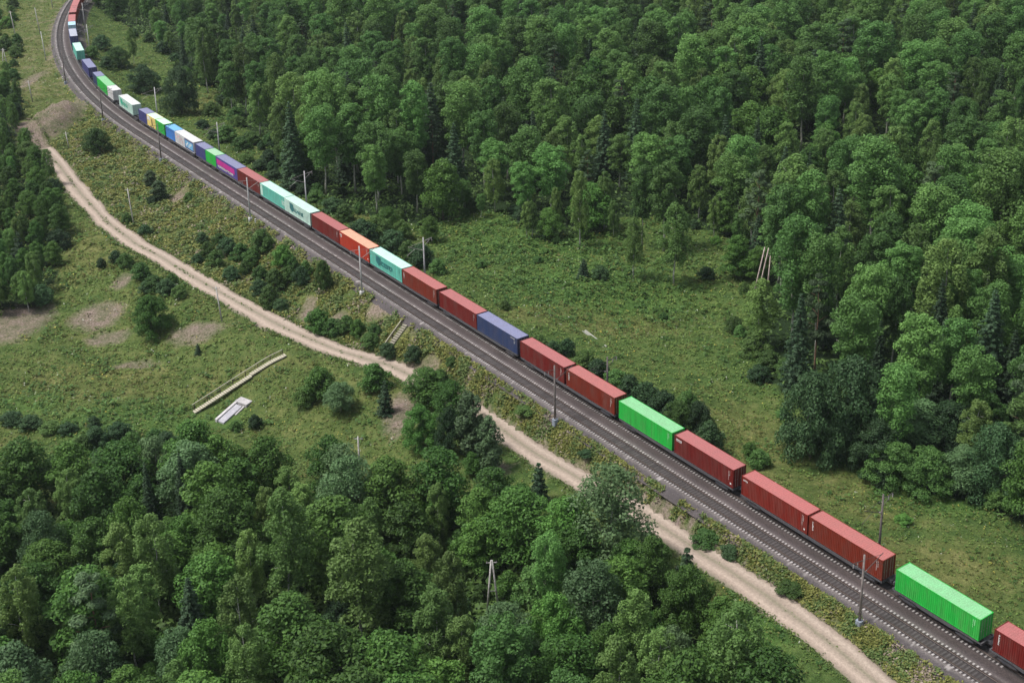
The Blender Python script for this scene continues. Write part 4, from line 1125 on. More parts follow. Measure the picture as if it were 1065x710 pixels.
for (px, py, w, h, kd) in [(560, 355, 20, 16, 'shrub'), (575, 362, 18, 16, 'dark'), (590, 362, 18, 20, 'dark'), (608, 376, 26, 24, 'shrub'), (622, 386, 28, 26, 'dark'), (640, 396, 28, 26, 'shrub'), (655, 404, 30, 28, 'dark'), (672, 412, 32, 30, 'dark'), (690, 424, 36, 36, 'dark'), (706, 436, 36, 40, 'shrub'), (726, 440, 40, 46, 'dark'), (738, 455, 30, 34, 'dark'), (715, 420, 26, 26, 'shrub'),
                           (345, 215, 26, 18, 'dark'), (358, 222, 22, 18, 'shrub'), (376, 243, 36, 30, 'dark'), (392, 238, 30, 28, 'shrub'), (408, 252, 30, 26, 'dark'), (425, 262, 24, 22, 'shrub'), (438, 268, 30, 26, 'dark'), (328, 205, 22, 16, 'shrub'), (315, 198, 20, 14, 'dark'), (300, 190, 18, 14, 'shrub'), (285, 182, 20, 12, 'dark'), (455, 278, 20, 18, 'shrub'), (418, 240, 22, 22, 'shrub'),
                           (790, 478, 26, 22, 'shrub'), (780, 468, 18, 16, 'lime'), (270, 172, 18, 12, 'dark'), (255, 165, 16, 10, 'shrub'), (105, 45, 20, 16, 'dark'), (95, 55, 16, 14, 'shrub'), (122, 62, 26, 24, 'shrub'), (110, 66, 16, 14, 'dark')]:
    bush(px, py, w, h, kd, 'dark green hedge bush growing close behind the train', B4)
bush(187, 98, 40, 52, 'dark', 'large dark round tree in the clearing beside the curve')
bush(148, 84, 36, 30, 'dark', 'dark broad bush behind the lone white container')
# willow thicket at the lower right forest edge
for (px, py, w, h, kd, lb) in [(846, 440, 74, 100, 'dark', 'big dark rounded bush at the meadow edge, left of the pair'), (886, 432, 84, 112, 'dark', 'big dark rounded bush at the meadow edge, taller right one of the pair'), (912, 470, 60, 66, 'dark', 'dark bush leaning on the right side of the big rounded pair'),
                               (956, 448, 60, 60, 'willow', 'grey green bush behind the low thicket at the right forest edge'), (990, 448, 72, 62, 'dark', 'broad dark bush in the low thicket at the right forest edge'), (930, 486, 64, 54, 'shrub', 'leafy mid green bush at the front of the low thicket'), (968, 492, 60, 54, 'shrub', 'leafy bush on the front row of the thicket, right of the mid green one'),
                               (1004, 494, 56, 58, 'willow', 'pale grey green bush on the front row of the thicket'), (1036, 486, 66, 86, 'dark', 'dark tall bush at the right end of the thicket'), (1066, 470, 60, 110, 'birch', 'birch at the right edge of the photo beside the thicket'), (940, 440, 40, 44, 'shrub', 'small leafy bush at the back of the low thicket'), (1030, 430, 40, 40, 'shrub', 'small leafy bush under the dark spruces at the right')]:
    bush(px, py, w, h, kd, lb)
# single trees in the clearing: base pixel, height in the photo
def tree(px, base, top, kind, label, wr=1.0, group=None, sx=0):
    P = ground(px, base); k = ppm(P + np.array([0, 0, 8])); h = (base - top) / k / .92
    return plant(kind, P, h, wr, label, group)
tree(701, 296, 214, 'birch', 'birch with pale twin stems alone in the clearing', 1.25)
tree(659, 290, 228, 'birch', 'narrow birch left of the twin stemmed one in the clearing', 1.05)
tree(690, 262, 172, 'aspen', 'broad bright aspen behind the twin stemmed birch in the clearing', 1.15)
tree(668, 256, 176, 'aspen', 'aspen at the left of the bright broad one in the clearing', 1.0)
tree(603, 257, 180, 'birch', 'birch with white leaning trunk at the clearing edge', .95)
tree(578, 247, 196, 'birch', 'smaller birch left of the one with a white leaning trunk', .9)
tree(628, 240, 185, 'birch', 'slender birch between two clearing trees', .9)
bush(607, 280, 16, 22, 'youngspruce', 'small dark spruce standing in the middle of the clearing')
bush(625, 284, 18, 16, 'dark', 'dark bush beside the small spruce in the clearing')
B5 = 'small bushes dotted across the clearing'
for (px, py, w, h, kd) in [(540, 222, 16, 14, 'dark'), (555, 226, 14, 12, 'dark'), (560, 270, 12, 8, 'shrub'), (737, 222, 16, 12, 'dark'), (735, 285, 20, 14, 'dark'), (500, 275, 12, 10, 'shrub'), (525, 318, 12, 12, 'shrub'), (490, 215, 18, 14, 'shrub'), (745, 250, 14, 10, 'lime'), (765, 240, 14, 12, 'shrub'), (220, 115, 22, 16, 'shrub'), (235, 140, 24, 18, 'shrub'), (250, 150, 22, 16, 'shrub'), (262, 145, 20, 16, 'shrub'),
                           (245, 120, 20, 16, 'shrub'), (222, 140, 18, 12, 'dark'), (280, 165, 22, 18, 'dark'), (205, 80, 16, 12, 'shrub'), (210, 130, 16, 10, 'dark'), (690, 330, 12, 8, 'shrub'), (815, 430, 16, 14, 'shrub'), (790, 390, 24, 20, 'dark'), (800, 375, 26, 22, 'shrub'), (770, 345, 16, 14, 'shrub'), (1040, 520, 24, 16, 'shrub'), (940, 540, 20, 12, 'lime')]:
    bush(px, py, w, h, kd, 'small green bush in the grassy clearing between train and forest', B5)
# three bare leaning trunks at the forest edge
M_SNAG = barkmat('pale_snag_bark', (0.30, 0.23, 0.20), (0.52, 0.43, 0.39), 2)
for (b0, t0, lb) in [((782, 316), (793, 257), 'pale bare trunk leaning right at the forest edge, left one of two'), ((787, 314), (797, 258), 'pale bare trunk leaning right at the forest edge, right one of two'), ((798, 306), (799.5, 266), 'short upright bare trunk beside the two leaning ones')]:
    P = ground(*b0); k = ppm(P + np.array([0, 0, 8])); h = (b0[1] - t0[1]) / k / .92; lean = (t0[0] - b0[0]) / k
    t = thing('bare_trunk', lb, 'tree trunk', P)
    MB().tube([(0, 0, -.3), (lean * .5, .1, h * .5), (lean, 0, h)], [.19, .16, .10], 8).build('trunk', M_SNAG, t, True)
    MB().tube([(lean * .8, .05, h * .8), (lean * .8 + .5, .2, h * .86)], [.06, .03], 6).build('branch_stub', M_SNAG, t)

# foreground trees picked out in the photo: crown top pixel, height, kind
def ttop(px, py, h, kind, label, wr=1.0, group=None, v=None):
    return plant(kind, bytop(px, py, h), h, wr, label, group, v=v)
for (px, py, h, kd, wr, lb) in [(15, 590, 15, 'birch', 1.15, 'bright birch with white twin stems at the lower left edge'), (292, 515, 19, 'birch', 1.1, 'tall birch with a bare white stem in the near wood'), (370, 545, 18, 'birch', 1.45, 'broad pale birch in the middle of the near wood'),
                                (450, 612, 15, 'birch', 1.3, 'yellowish thin crowned birch at the bottom of the photo'), (212, 650, 11, 'roundtree', .8, 'bright dense tree at the bottom left of the photo'), (635, 488, 15, 'willow', 1.35, 'tall silvery willow overhanging the dirt road'),
                                (715, 592, 9, 'roundtree', .95, 'round dense tree between the wood and the dirt road'), (632, 652, 10, 'roundtree', .8, 'round bright tree at the bottom centre'), (575, 622, 11, 'roundtree', .8, 'round bright tree left of the bottom centre one'), (715, 568, 8, 'youngspruce', 1.0, 'small dark spruce behind the round dense tree by the road'), (680, 560, 9, 'alder', 1.0, 'green tree beside the silvery willow overlooking the road'),
                                (90, 595, 16, 'pine', 1.35, 'pine with orange trunk and spreading crown at the bottom left'), (700, 655, 9, 'willow', 1.2, 'blue green willow at the bottom right of the near wood'), (770, 650, 7, 'willow', .9, 'small blue green willow between the wood and the road bottom'), (225, 455, 13, 'alder', 1.1, 'broad bright alder at the top edge of the near wood'), (275, 458, 12, 'alder', 1.05, 'second broad bright alder along the top edge of the near wood'),
                                (340, 458, 12, 'alder', 1.1, 'spreading alder at the wood top edge below the dark topped pole'), (455, 470, 12, 'alder', 1.3, 'pale topped spreading alder near the hidden road'), (540, 512, 11, 'alder', 1.3, 'wide light green alder beside the dirt road'), (500, 510, 10, 'alder', 1.15, 'light green alder left of the wide one by the road'), (185, 470, 14, 'spruce', .9, 'dark spruce at the top left of the near wood'), (150, 480, 13, 'spruce', .85, 'slim dark spruce left of another at the near wood top'), (590, 520, 11, 'alder', 1.1, 'green alder between the wide one and the silvery willow'),
                                (560, 480, 7, 'youngspruce', .9, 'small dark spruce at the roadside below the stony bank'), (130, 520, 12, 'alder', .9, 'rounded alder in the left part of the near wood'), (40, 535, 11, 'willow', 1.0, 'grey green willow at the left of the near wood'), (130, 600, 14, 'birch', 1.2, 'pale crowned birch right of the orange trunked pine')]:
    ttop(px, py, h, kd, lb, wr)
# front trees of the right-hand forest
for (px, py, h, kd, wr, lb) in [(345, 84, 25, 'aspen', 1.1, 'tall front aspen at the left of the dense dark grove by the clearing'), (395, 82, 26, 'aspen', 1.15, 'tall front aspen in the middle of the grove by the clearing'), (430, 88, 25, 'aspen', 1.1, 'tall front aspen at the right of the grove by the clearing'), (300, 105, 22, 'spruce', 1.2, 'broad dark spruce at the left corner of the grove by the train'),
                                (818, 196, 22, 'aspen', 1.2, 'tall bright aspen above the leaning bare trunks'), (845, 180, 24, 'aspen', 1.15, 'tall aspen right of the one above the leaning trunks'), (832, 232, 24, 'aspen', 1.2, 'broad aspen at the meadow side front of the right forest'), (855, 250, 22, 'aspen', 1.05, 'aspen beside the broad one at the right forest front'), (908, 278, 20, 'aspen', 1.15, 'rounded bright tree in the right forest front'), (935, 290, 18, 'aspen', 1.0, 'rounded tree just right of the bright one in the forest front'),
                                (985, 250, 23, 'birch', 1.25, 'pale birch crown in front of dark spruces at the right'), (1030, 240, 23, 'birch', 1.3, 'thin crowned birch with pale limbs at the right'), (1035, 300, 21, 'spruce', 1.3, 'dark bulky spruce under the thin crowned birch'), (985, 330, 16, 'spruce', 1.2, 'dark spruce below the pale birch crown'), (995, 320, 15, 'birch', .9, 'small yellowish birch in front of the dark spruces'), (285, 58, 22, 'birch', 1.1, 'pale birch at the forest corner behind the patterned container'),
                                (210, 30, 20, 'birch', 1.0, 'light birch at the clearing corner by the curve'), (250, 45, 21, 'birch', 1.0, 'light birch second from the clearing corner'), (135, 30, 12, 'birch', .9, 'small yellow green birch in the clearing of the curve'), (470, 40, 24, 'aspen', 1.1, 'pale aspen rising behind the clearing grove')]:
    ttop(px, py, h, kd, lb, wr)

# ------------------------------------------------------------------ forests
CLEAR = []
def clear_front(P, dist=5.0, r=4.6):
    d = -np.asarray(P[:2]) / np.linalg.norm(P[:2])
    for k in (.45, 1.0, 1.6): CLEAR.append((P[0] + d[0] * dist * k, P[1] + d[1] * dist * k, r))
def blocked(x, y): return any((x - a) ** 2 + (y - b) ** 2 < r * r for a, b, r in CLEAR)
for (px, py, h) in ((15, 590, 15), (292, 515, 19), (370, 545, 18)): clear_front(bytop(px, py, h))
for q in ((786, 318), (797, 308)): clear_front(ground(*q), 4.5, 5.0)
clear_front(ground(513, 640), 5.5, 5.0)
def poisson(poly, rmin, rng, avoid=True, tries=30):
    lo, hi = poly.min(0), poly.max(0); cell = rmin / math.sqrt(2); grid = {}; out = []
    n = int((hi[0] - lo[0]) * (hi[1] - lo[1]) / rmin ** 2 * 4)
    c = rng.uniform(lo, hi, (n, 2)); c = c[inpoly(c[:, 0], c[:, 1], poly)]
    ex = np.array([(p[0], p[1], p[2]) for p in PLACED]) if (avoid and PLACED) else np.zeros((0, 3))
    for x, y in c:
        k = (int(x // cell), int(y // cell)); ok = True
        for i in range(-2, 3):
            for j in range(-2, 3):
                q = grid.get((k[0] + i, k[1] + j))
                if q is not None and (q[0] - x) ** 2 + (q[1] - y) ** 2 < rmin * rmin: ok = False; break
            if not ok: break
        if not ok: continue
        if len(ex) and ((ex[:, 0] - x) ** 2 + (ex[:, 1] - y) ** 2 < (ex[:, 2] * .75 + .6) ** 2).any(): continue
        grid[k] = (x, y); out.append((x, y))
    return np.array(out)
def visible(P, h):
    """roughly inside the frame"""
    for z in (0, h):
        d = P + np.array([0, 0, z]) - CAMP; w = d @ FW
        px = CX + F * (d @ RT) / w; py = CY - F * (d @ UP) / w
        if -45 < px < 1110 and -12 < py < 760: return True
    return False
rg = np.random.default_rng(77)
pts = poisson(FOREST_R, 6.6, rg)
w1 = waves(pts[:, 0], pts[:, 1], 51, 70); w2 = waves(pts[:, 0], pts[:, 1], 52, 38); w3 = waves(pts[:, 0], pts[:, 1], 53, 160)
FAR = {}
cand = {}
ss, nn = SN(pts[:, 0], pts[:, 1])
for (x, y), a, b, c, s_, n_ in zip(pts, w1, w2, w3, ss, nn):
    u = rg.uniform()
    pa = .50 + .28 * a; pb = .34 + .22 * b; psp = .12 - .16 * a + .05 * c; ppi = .06 - .05 * b
    w = np.clip(np.array([pa, pb, psp, ppi, .13 + .1 * c]), .02, 2); w /= w.sum(); k = ['aspen', 'birch', 'spruce', 'pine', 'alder'][int(np.searchsorted(np.cumsum(w), u).clip(0, 4))]
    h = {'aspen': rg.uniform(15, 23), 'birch': rg.uniform(12, 20.5), 'spruce': rg.uniform(13, 22), 'pine': rg.uniform(15, 22), 'alder': rg.uniform(11, 16)}[k] * (1 + .12 * c)
    if s_ < -330 and n_ < 60: h *= .62
    P = np.array([x, y, float(H(x, y)) - .1])
    if not visible(P, h) or blocked(x, y): continue
    cand.setdefault(k, []).append((np.hypot(x, y), P, h, rg.uniform(1.15, 1.6) * (1.0 if k in ('aspen', 'birch') else .85)))
LBL = dict(aspen='rounded green aspen standing in the dense forest right of the railway', birch='pale green birch standing in the dense forest right of the railway',
           spruce='dark pointed spruce standing in the dense forest right of the railway', pine='bluish green pine standing in the dense forest right of the railway', alder='low broad round crowned tree among the taller trees of the forest right of the railway')
for k, lst in cand.items():
    lst.sort(key=lambda q: q[0])
    lim = 250
    for d_, P, h, wr in lst[:lim]:
        plant(k, P, h, wr, LBL[k], k + ' trees of the forest right of the railway')
    FAR[k] = lst[lim:]
print('forest', {k: len(v) for k, v in cand.items()}, 'far', {k: len(v) for k, v in FAR.items()})

pts = poisson(FOREST_L, 5.0, rg)
w1 = waves(pts[:, 0], pts[:, 1], 61, 30)
for (x, y), a in zip(pts, w1):
    u = rg.uniform() + .12 * a
    k = 'alder' if u < .52 else ('birch' if u < .74 else ('willow' if u < .90 else ('aspen' if u < .97 else 'spruce')))
    h = rg.uniform(8.0, 14.5) * {'alder': 1, 'birch': 1.15, 'willow': .95, 'spruce': .9, 'aspen': 1.2}[k]
    s_, n_ = SN(x, y); 
    dn = float(nroad(s_)) - float(n_)
    if dn < 16: h = min(h, 2.5 + dn * .45); k = 'alder'
    P = np.array([x, y, float(H(x, y)) - .1])
    if not visible(P, h) or blocked(x, y): continue
    plant(k, P, h, rg.uniform(1.1, 1.5), {'alder': 'round crowned alder in the dense near wood at the lower left', 'birch': 'loose crowned birch in the dense near wood at the lower left', 'willow': 'grey green willow in the dense near wood at the lower left', 'aspen': 'slim aspen in the dense near wood at the lower left', 'spruce': 'dark spruce in the dense near wood at the lower left'}[k], k + ' trees of the near wood')
pts = poisson(FOREST_L, 3.4, rg)
for (x, y) in pts[:90]:
    k = rg.choice(['shrub', 'dark', 'lime']); h = rg.uniform(2.5, 5); P = np.array([x, y, float(H(x, y)) - .1])
    if visible(P, h): plant(k, P, h, rg.uniform(.8, 1.2), 'understorey bush filling a gap in the near wood at the lower left', 'understorey bushes of the near wood')
pts = poisson(THICKET, 3.6, rg)
for (x, y) in pts:
    u = rg.uniform(); k = ('aspen' if u < .25 else 'alder') if u < .72 else ('dark' if u < .78 else ('birch' if u < .9 else 'youngspruce'))
    h = {'alder': rg.uniform(4.5, 7.5), 'aspen': rg.uniform(6, 8.5), 'dark': rg.uniform(3.5, 5.5), 'birch': rg.uniform(8, 10), 'youngspruce': rg.uniform(6, 9)}[k]
    P = np.array([x, y, float(H(x, y)) - .1])
    if not visible(P, h): continue
    plant(k, P, h, rg.uniform(.95, 1.3), {'alder': 'leafy young tree in the thicket along the left edge', 'aspen': 'slender young aspen in the thicket along the left edge', 'dark': 'dark bush in the thicket along the left edge', 'birch': 'young birch in the thicket along the left edge', 'youngspruce': 'young spruce in the thicket along the left edge'}[k], k + ' plants of the left edge thicket')
pts = poisson(SCRUB, 4.0, rg)
for (x, y) in pts:
    k = rg.choice(['shrub', 'dark', 'shrub', 'lime']); h = rg.uniform(1.8, 4.5); P = np.array([x, y, float(H(x, y)) - .1])
    if visible(P, h) and rg.uniform() < .5: plant(k, P, h, rg.uniform(.9, 1.6), 'low scrub bush in the top left corner beyond the spoil heap', 'scrub bushes in the top left corner')
# undergrowth bushes on the forest edge
for i in range(len(FOREST_R) - 5):
    a, b = FOREST_R[i], FOREST_R[i + 1]; L = np.linalg.norm(b - a)
    for k in range(int(L / 7.0)):
        q = a + (b - a) * rg.uniform() + rg.normal(size=2) * 2.2; h = rg.uniform(1.5, 4.2); P = np.array([q[0], q[1], float(H(*q)) - .1])
        if visible(P, h): plant(rg.choice(['shrub', 'dark', 'shrub']), P, h, rg.uniform(.9, 1.4), 'undergrowth bush at the foot of the right forest edge', 'undergrowth bushes along the forest edge')

for i in list(range(8, 20)):
    a, b = FOREST_R[i], FOREST_R[i + 1]; L = np.linalg.norm(b - a); o_ = np.array([-(a[1] + b[1]) / 2, 0])
    for k in range(max(1, int(L / 5.5))):
        q = a + (b - a) * rg.uniform() + np.array([rg.normal() * 2, -abs(rg.normal()) * 4.5 - .5]); h = rg.uniform(4, 10); P = np.array([q[0], q[1], float(H(*q)) - .1])
        s_, n_ = SN(*q)
        if n_ < 16 or blocked(*q) or not visible(P, h): continue
        plant(rg.choice(['birch', 'birch', 'alder', 'aspen']), P, h, rg.uniform(1.0, 1.4), 'young leafy tree in front of the forest edge along the clearing', 'young trees along the edge of the clearing')

# far trees: one stuff object, instanced on points from trees that stand in the scene
def far_forest(kind, lst):
    me = bpy.data.meshes.new('far_' + kind); n = len(lst)
    me.vertices.add(n); me.vertices.foreach_set('co', np.array([q[1] for q in lst], np.float32).ravel())
    nv = len(PROTO[kind]); ph = PROTO[kind][0][2]
    sc = np.array([[q[2] / ph * q[3], q[2] / ph * q[3], q[2] / ph] for q in lst], np.float32)
    me.attributes.new('tscale', 'FLOAT_VECTOR', 'POINT').data.foreach_set('vector', sc.ravel())
    rot = np.zeros((n, 3), np.float32); rot[:, 2] = rg.uniform(0, 6.28, n)
    me.attributes.new('trot', 'FLOAT_VECTOR', 'POINT').data.foreach_set('vector', rot.ravel())
    me.attributes.new('tvar', 'INT', 'POINT').data.foreach_set('value', (np.arange(n) % nv).astype(np.int32))
    o = link('far_' + kind + '_trees', me)
    tag(o, 'mass of far ' + kind + ' trees merging in the back of the forest', 'forest', kind='stuff')
    ng = bpy.data.node_groups.new('far_' + kind, 'GeometryNodeTree')
    ng.interface.new_socket('Geometry', in_out='INPUT', socket_type='NodeSocketGeometry'); ng.interface.new_socket('Geometry', in_out='OUTPUT', socket_type='NodeSocketGeometry')
    gi = ng.nodes.new('NodeGroupInput'); go = ng.nodes.new('NodeGroupOutput'); jn = ng.nodes.new('GeometryNodeJoinGeometry')
    def attr(nm, dt):
        a = ng.nodes.new('GeometryNodeInputNamedAttribute'); a.data_type = dt; a.inputs['Name'].default_value = nm; return a.outputs['Attribute']
    va, sa, ra = attr('tvar', 'INT'), attr('tscale', 'FLOAT_VECTOR'), attr('trot', 'FLOAT_VECTOR')
    srcs = {}
    for ob in bpy.data.objects:
        if ob.parent and ob.data: srcs.setdefault(ob.data.name, ob)
    for v in range(nv):
        cmpn = ng.nodes.new('FunctionNodeCompare'); cmpn.data_type = 'INT'; cmpn.operation = 'EQUAL'
        ints = [s for s in cmpn.inputs if s.type == 'INT']; ng.links.new(va, ints[0]); ints[1].default_value = v
        for me_ in PROTO[kind][v][:2]:
            src = srcs.get(me_.name)
            if src is None: continue
            oi = ng.nodes.new('GeometryNodeObjectInfo'); oi.transform_space = 'ORIGINAL'; oi.inputs['Object'].default_value = src; oi.inputs['As Instance'].default_value = True
            ip = ng.nodes.new('GeometryNodeInstanceOnPoints')
            ng.links.new(gi.outputs[0], ip.inputs['Points']); ng.links.new(cmpn.outputs['Result'], ip.inputs['Selection']); ng.links.new(oi.outputs['Geometry'], ip.inputs['Instance'])
            ng.links.new(ra, ip.inputs['Rotation']); ng.links.new(sa, ip.inputs['Scale']); ng.links.new(ip.outputs[0], jn.inputs[0])
    ng.links.new(jn.outputs[0], go.inputs[0])
    md = o.modifiers.new('scatter', 'NODES'); md.node_group = ng
for k, lst in FAR.items():
    if lst: far_forest(k, lst)

# ------------------------------------------------------------------ grass, weeds and flowers (stuff)
def scatter(n, poly, rng):
    lo, hi = poly.min(0), poly.max(0); c = rng.uniform(lo, hi, (n, 2)); return c[inpoly(c[:, 0], c[:, 1], poly)]
def open_ground(c, margin=.3):
    s, n = SN(c[:, 0], c[:, 1]); nr = nroad(s)
    ok = ((n > 5.2) | (n < -5.7)) & ((np.abs(n - nr) > 2.4 + margin) | (s < -298))
    ok &= ~inpoly(c[:, 0], c[:, 1], FOREST_R) & ~inpoly(c[:, 0], c[:, 1], FOREST_L)
    return ok
VIEW = np.array([un(-30, 735, -6)[:2], un(1095, 735, -6)[:2], un(1095, -8, -6)[:2], un(-30, -8, -6)[:2]])
KEEP = []
for a, b, w in (((296, 371), (202, 429), 1.5), ((421, 340), (400, 370), 1.4), ((252, 421), (229, 441), 1.9), ((607, 344), (629, 361), 1.0)):
    A, B = ground(*a)[:2], ground(*b)[:2]; e = (B - A) / np.linalg.norm(B - A) * 1.0; KEEP.append((A - e, B + e * .3, w))
def keepout(c):
    ok = np.ones(len(c), bool)
    for A, B, w in KEEP:
        d = B - A; f = np.clip(((c - A) @ d) / (d @ d), 0, 1); ok &= np.hypot(*(c - A - f[:, None] * d).T) > w
    return ok
def bank_points(n, rng):
    s = rng.uniform(-298, 20, n); lo = nroad(s) + 2.3; nn = lo + (-5.5 - lo) * rng.uniform(0, 1, n) ** .8
    return np.array([TR(a, b) for a, b in zip(s, nn)])
def tufts(name, n, size, mat, label, cat, rng, blades=3, keep=None, upn=.6, zoff=.5, pts=None):
    c = scatter(n, VIEW, rng) if pts is None else pts
    if pts is None: c = c[open_ground(c)]
    c = c[keepout(c)]
    d = np.hypot(c[:, 0], c[:, 1]); c = c[rng.uniform(0, 1, len(c)) < np.clip(240 / d, .35, 1)]
    if keep is not None: c = c[keep(c)]
    m = len(c); hs = rng.uniform(.6, 1.5, m) * size
    hs *= np.clip(np.hypot(c[:, 0], c[:, 1]) / 200, .85, 1.35)
    z = H(c[:, 0], c[:, 1]); P = np.stack([c[:, 0], c[:, 1], z], 1)
    P = np.repeat(P, blades, 0); hs = np.repeat(hs, blades)
    off = rng.normal(size=(len(P), 3)) * (hs * .45)[:, None]; off[:, 2] = np.abs(off[:, 2]) * .5 + hs * zoff * rng.uniform(.3, 1, len(P))
    nn_ = rng.normal(size=P.shape); nn_[:, 2] = np.abs(nn_[:, 2]) + upn
    V, Fq = cards(P + off, nn_, hs, rng, .55)
    o = link(name, npmesh(name, V, Fq, mat)); tag(o, label, cat, kind='stuff'); print(name, len(Fq)); return o
GR = leafmat('grass_blades', (0.060, 0.118, 0.022), (0.165, 0.232, 0.056), .0, .35, 0)
DRYM = leafmat('dry_grass_blades', (0.092, 0.114, 0.026), (0.235, 0.235, 0.070), .0, .35, 0)
WEED = leafmat('weed_leaves', (0.036, 0.098, 0.018), (0.115, 0.215, 0.050), .0, .25, 0)
FLO = leafmat('flower_heads', (0.28, 0.30, 0.22), (0.50, 0.52, 0.42), .0, .2, 0)
FLOY = leafmat('yellow_flower_heads', (0.34, 0.28, 0.05), (0.55, 0.46, 0.10), .0, .2, 0)
FLOP = leafmat('dead_stalks', (0.13, 0.105, 0.08), (0.26, 0.21, 0.17), .0, .1, 0)
WEED2 = leafmat('bank_weed_leaves', (0.05, 0.095, 0.022), (0.15, 0.19, 0.066), .0, .25, 0)
rg2 = np.random.default_rng(5)
def dblob(c):
    q = np.zeros(len(c))
    for b in DIRT: q = np.maximum(q, softblob(c[:, 0], c[:, 1], *b))
    return q
def mk(c):
    d, l, y, f = masks(c[:, 0], c[:, 1]); return d, l, y
tufts('meadow_grass', 380000, .34, GR, 'mid green meadow grass covering the open ground', 'grass', rg2, 3, lambda c: (lambda m: (rg2.uniform(0, 1, len(c)) > m[0] * 1.5) & (rg2.uniform(0, 1, len(c)) > m[2] * .7))(mk(c)), 1.8)
tufts('dry_grass', 330000, .34, DRYM, 'straw coloured dry grass on the sunny banks', 'grass', rg2, 3, lambda c: (lambda m: (rg2.uniform(0, 1, len(c)) > m[0] * 1.25) & (rg2.uniform(0, 1, len(c)) < m[2] * 1.05) & (waves(c[:, 0], c[:, 1], 71, 9) + rg2.uniform(-1, 1, len(c)) > -.5))(mk(c)), 1.8)
tufts('weed_patches', 200000, .44, WEED, 'bright broad leaved weeds in lush patches of the meadow', 'weeds', rg2, 4, lambda c: (lambda m: (m[0] < .3) & (waves(c[:, 0], c[:, 1], 72, 14) + 2.4 * m[1] + rg2.uniform(-1, 1, len(c)) > .85))(mk(c)), 3.0, .9)
tufts('white_flowers', 32000, .22, FLO, 'small white flower heads scattered over the meadow', 'flowers', rg2, 2, lambda c: waves(c[:, 0], c[:, 1], 73, 20) + rg2.uniform(-1, 1, len(c)) > .5, 1.6, 1.6)
tufts('yellow_flowers', 28000, .22, FLOY, 'small yellow flower heads scattered over the meadow', 'flowers', rg2, 2, lambda c: waves(c[:, 0], c[:, 1], 74, 24) + rg2.uniform(-1, 1, len(c)) > .7, 1.6, 1.6)
tufts('bank_weeds', 0, .36, WEED2, 'rough green weeds growing on the railway bank', 'weeds', rg2, 4, lambda c: (dblob(c) < .45) & (waves(c[:, 0], c[:, 1], 75, 6) + rg2.uniform(-.9, .9, len(c)) > .75), 2.0, .9, bank_points(60000, rg2))
tufts('bank_grass', 0, .34, DRYM, 'straw coloured grass on the railway bank', 'grass', rg2, 3, lambda c: (dblob(c) < .5) & (waves(c[:, 0], c[:, 1], 77, 8) + rg2.uniform(-1, 1, len(c)) > -.1), 2.0, .8, bank_points(50000, rg2))
tufts('dead_stalks', 0, .32, FLOP, 'pinkish dead stalks on the railway bank', 'weeds', rg2, 3, lambda c: (dblob(c) < .6) & (waves(c[:, 0], c[:, 1], 76, 9) + rg2.uniform(-.8, .8, len(c)) > .8), 1.8, .5, bank_points(30000, rg2))
tufts('tall_herbs', 60000, .55, WEED, 'tall leafy herbs in the moist clearing', 'weeds', rg2, 5, lambda c: (lambda m: (m[1] > .35) & (waves(c[:, 0], c[:, 1], 78, 9) + rg2.uniform(-1, 1, len(c)) > 1.1))(mk(c)), 2.2, 1.3)
def edge_points(n, rng):
    s = rng.uniform(-480, 20, n); k = rng.uniform(0, 1, n) < .55
    nn = np.where(k, -5.55 + np.abs(rng.normal(size=n)) * .35, 4.6 - np.abs(rng.normal(size=n)) * .6); return np.array([TR(a, b) for a, b in zip(s, nn)])
tufts('ballast_weeds', 0, .24, WEED2, 'small weeds growing in the edges of the ballast', 'weeds', rg2, 3, lambda c: waves(c[:, 0], c[:, 1], 81, 9) + rg2.uniform(-.8, .8, len(c)) > .35, 1.4, .9, edge_points(14000, rg2))
def road_points(n, rng):
    s = rng.uniform(-290, 15, n); k = rng.choice([-2.75, 0.0, 2.75], n, p=[.44, .12, .44]); return np.array([TR(a, float(nroad(a)) + b + rng.normal() * (.30 if b else .18)) for a, b in zip(s, k)])
tufts('road_grass', 0, .24, GR, 'grass creeping over the edges and middle of the dirt road', 'grass', rg2, 3, lambda c: waves(c[:, 0], c[:, 1], 82, 12) + rg2.uniform(-1, 1, len(c)) > .0, 1.8, .6, road_points(15000, rg2))
# ferns and saplings on the forest floor
c = np.concatenate([scatter(60000, FOREST_R, rg2), scatter(22000, FOREST_L, rg2)]); P = np.stack([c[:, 0], c[:, 1], H(c[:, 0], c[:, 1])], 1); P = np.repeat(P, 4, 0); hs = rg2.uniform(.5, 1.3, len(P))
off = rg2.normal(size=P.shape) * .5; off[:, 2] = np.abs(off[:, 2]) * 1.1; q = rg2.normal(size=P.shape); q[:, 2] = np.abs(q[:, 2]) + 1.0
V, Fq = cards(P + off, q, hs, rg2, .55)
tag(link('forest_floor_ferns', npmesh('forest_floor_ferns', V, Fq, MAT['shrub'])), 'green ferns and saplings covering the forest floor', 'undergrowth', kind='stuff')

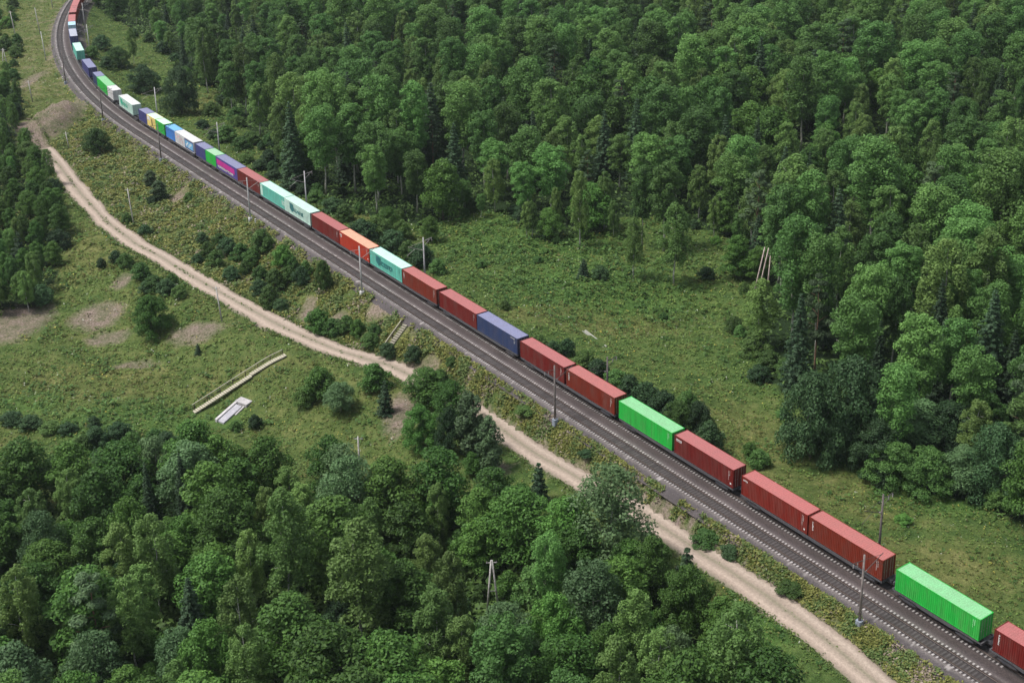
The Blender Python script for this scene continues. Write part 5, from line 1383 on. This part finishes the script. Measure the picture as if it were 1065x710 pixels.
# ------------------------------------------------------------------ air
hz, hnt, hout = nodes('haze')
pv = N(hnt, 'ShaderNodeVolumePrincipled'); pv.inputs['Density'].default_value = 0.00006; pv.inputs['Color'].default_value = (0.80, 0.90, 0.96, 1); pv.inputs['Anisotropy'].default_value = 0.2
hnt.links.new(pv.outputs[0], hout.inputs['Volume'])
hb = MB().box(-900, 900, -60, 1100, -60, 125).build('haze', hz); tag(hb, 'thin pale summer haze over the whole valley', 'haze', kind='stuff')

# ------------------------------------------------------------------ light
W = bpy.data.worlds.new('World'); SC.world = W; W.use_nodes = True
nt = W.node_tree; nt.nodes.clear()
SUN_EL, SUN_AZ = math.radians(62), math.radians(-95)          # azimuth clockwise from +Y
sk = nt.nodes.new('ShaderNodeTexSky'); sk.sky_type = 'NISHITA'; sk.sun_disc = False; sk.sun_elevation = SUN_EL; sk.sun_rotation = SUN_AZ
sk.air_density = 1.0; sk.dust_density = 3.0; sk.ozone_density = 1.0
hsv = nt.nodes.new('ShaderNodeHueSaturation'); hsv.inputs['Saturation'].default_value = 0.42
bg = nt.nodes.new('ShaderNodeBackground'); bg.inputs['Strength'].default_value = 0.07
wo = nt.nodes.new('ShaderNodeOutputWorld')
nt.links.new(sk.outputs[0], hsv.inputs['Color']); nt.links.new(hsv.outputs[0], bg.inputs[0]); nt.links.new(bg.outputs[0], wo.inputs[0])
sl = bpy.data.lights.new('sun', 'SUN'); sl.energy = 1.5; sl.angle = math.radians(14); sl.color = (1.0, 0.965, 0.92)
so = bpy.data.objects.new('sun', sl); COL.objects.link(so)
sd = Vector((math.sin(SUN_AZ) * math.cos(SUN_EL), math.cos(SUN_AZ) * math.cos(SUN_EL), math.sin(SUN_EL)))
so.rotation_euler = (-sd).to_track_quat('-Z', 'Y').to_euler(); so.location = (-100, 0, 300)

SC.view_settings.view_transform = 'Standard'; SC.view_settings.look = 'None'; SC.view_settings.gamma = 1.0; SC.view_settings.exposure = 1.42
SC.view_settings.use_curve_mapping = False
SC.render.engine = 'CYCLES'
SC.cycles.max_bounces = 5; SC.cycles.diffuse_bounces = 3; SC.cycles.glossy_bounces = 2; SC.cycles.transmission_bounces = 3; SC.cycles.volume_bounces = 0
SC.render.resolution_x = 1024; SC.render.resolution_y = 682
print('objects', len(bpy.data.objects))
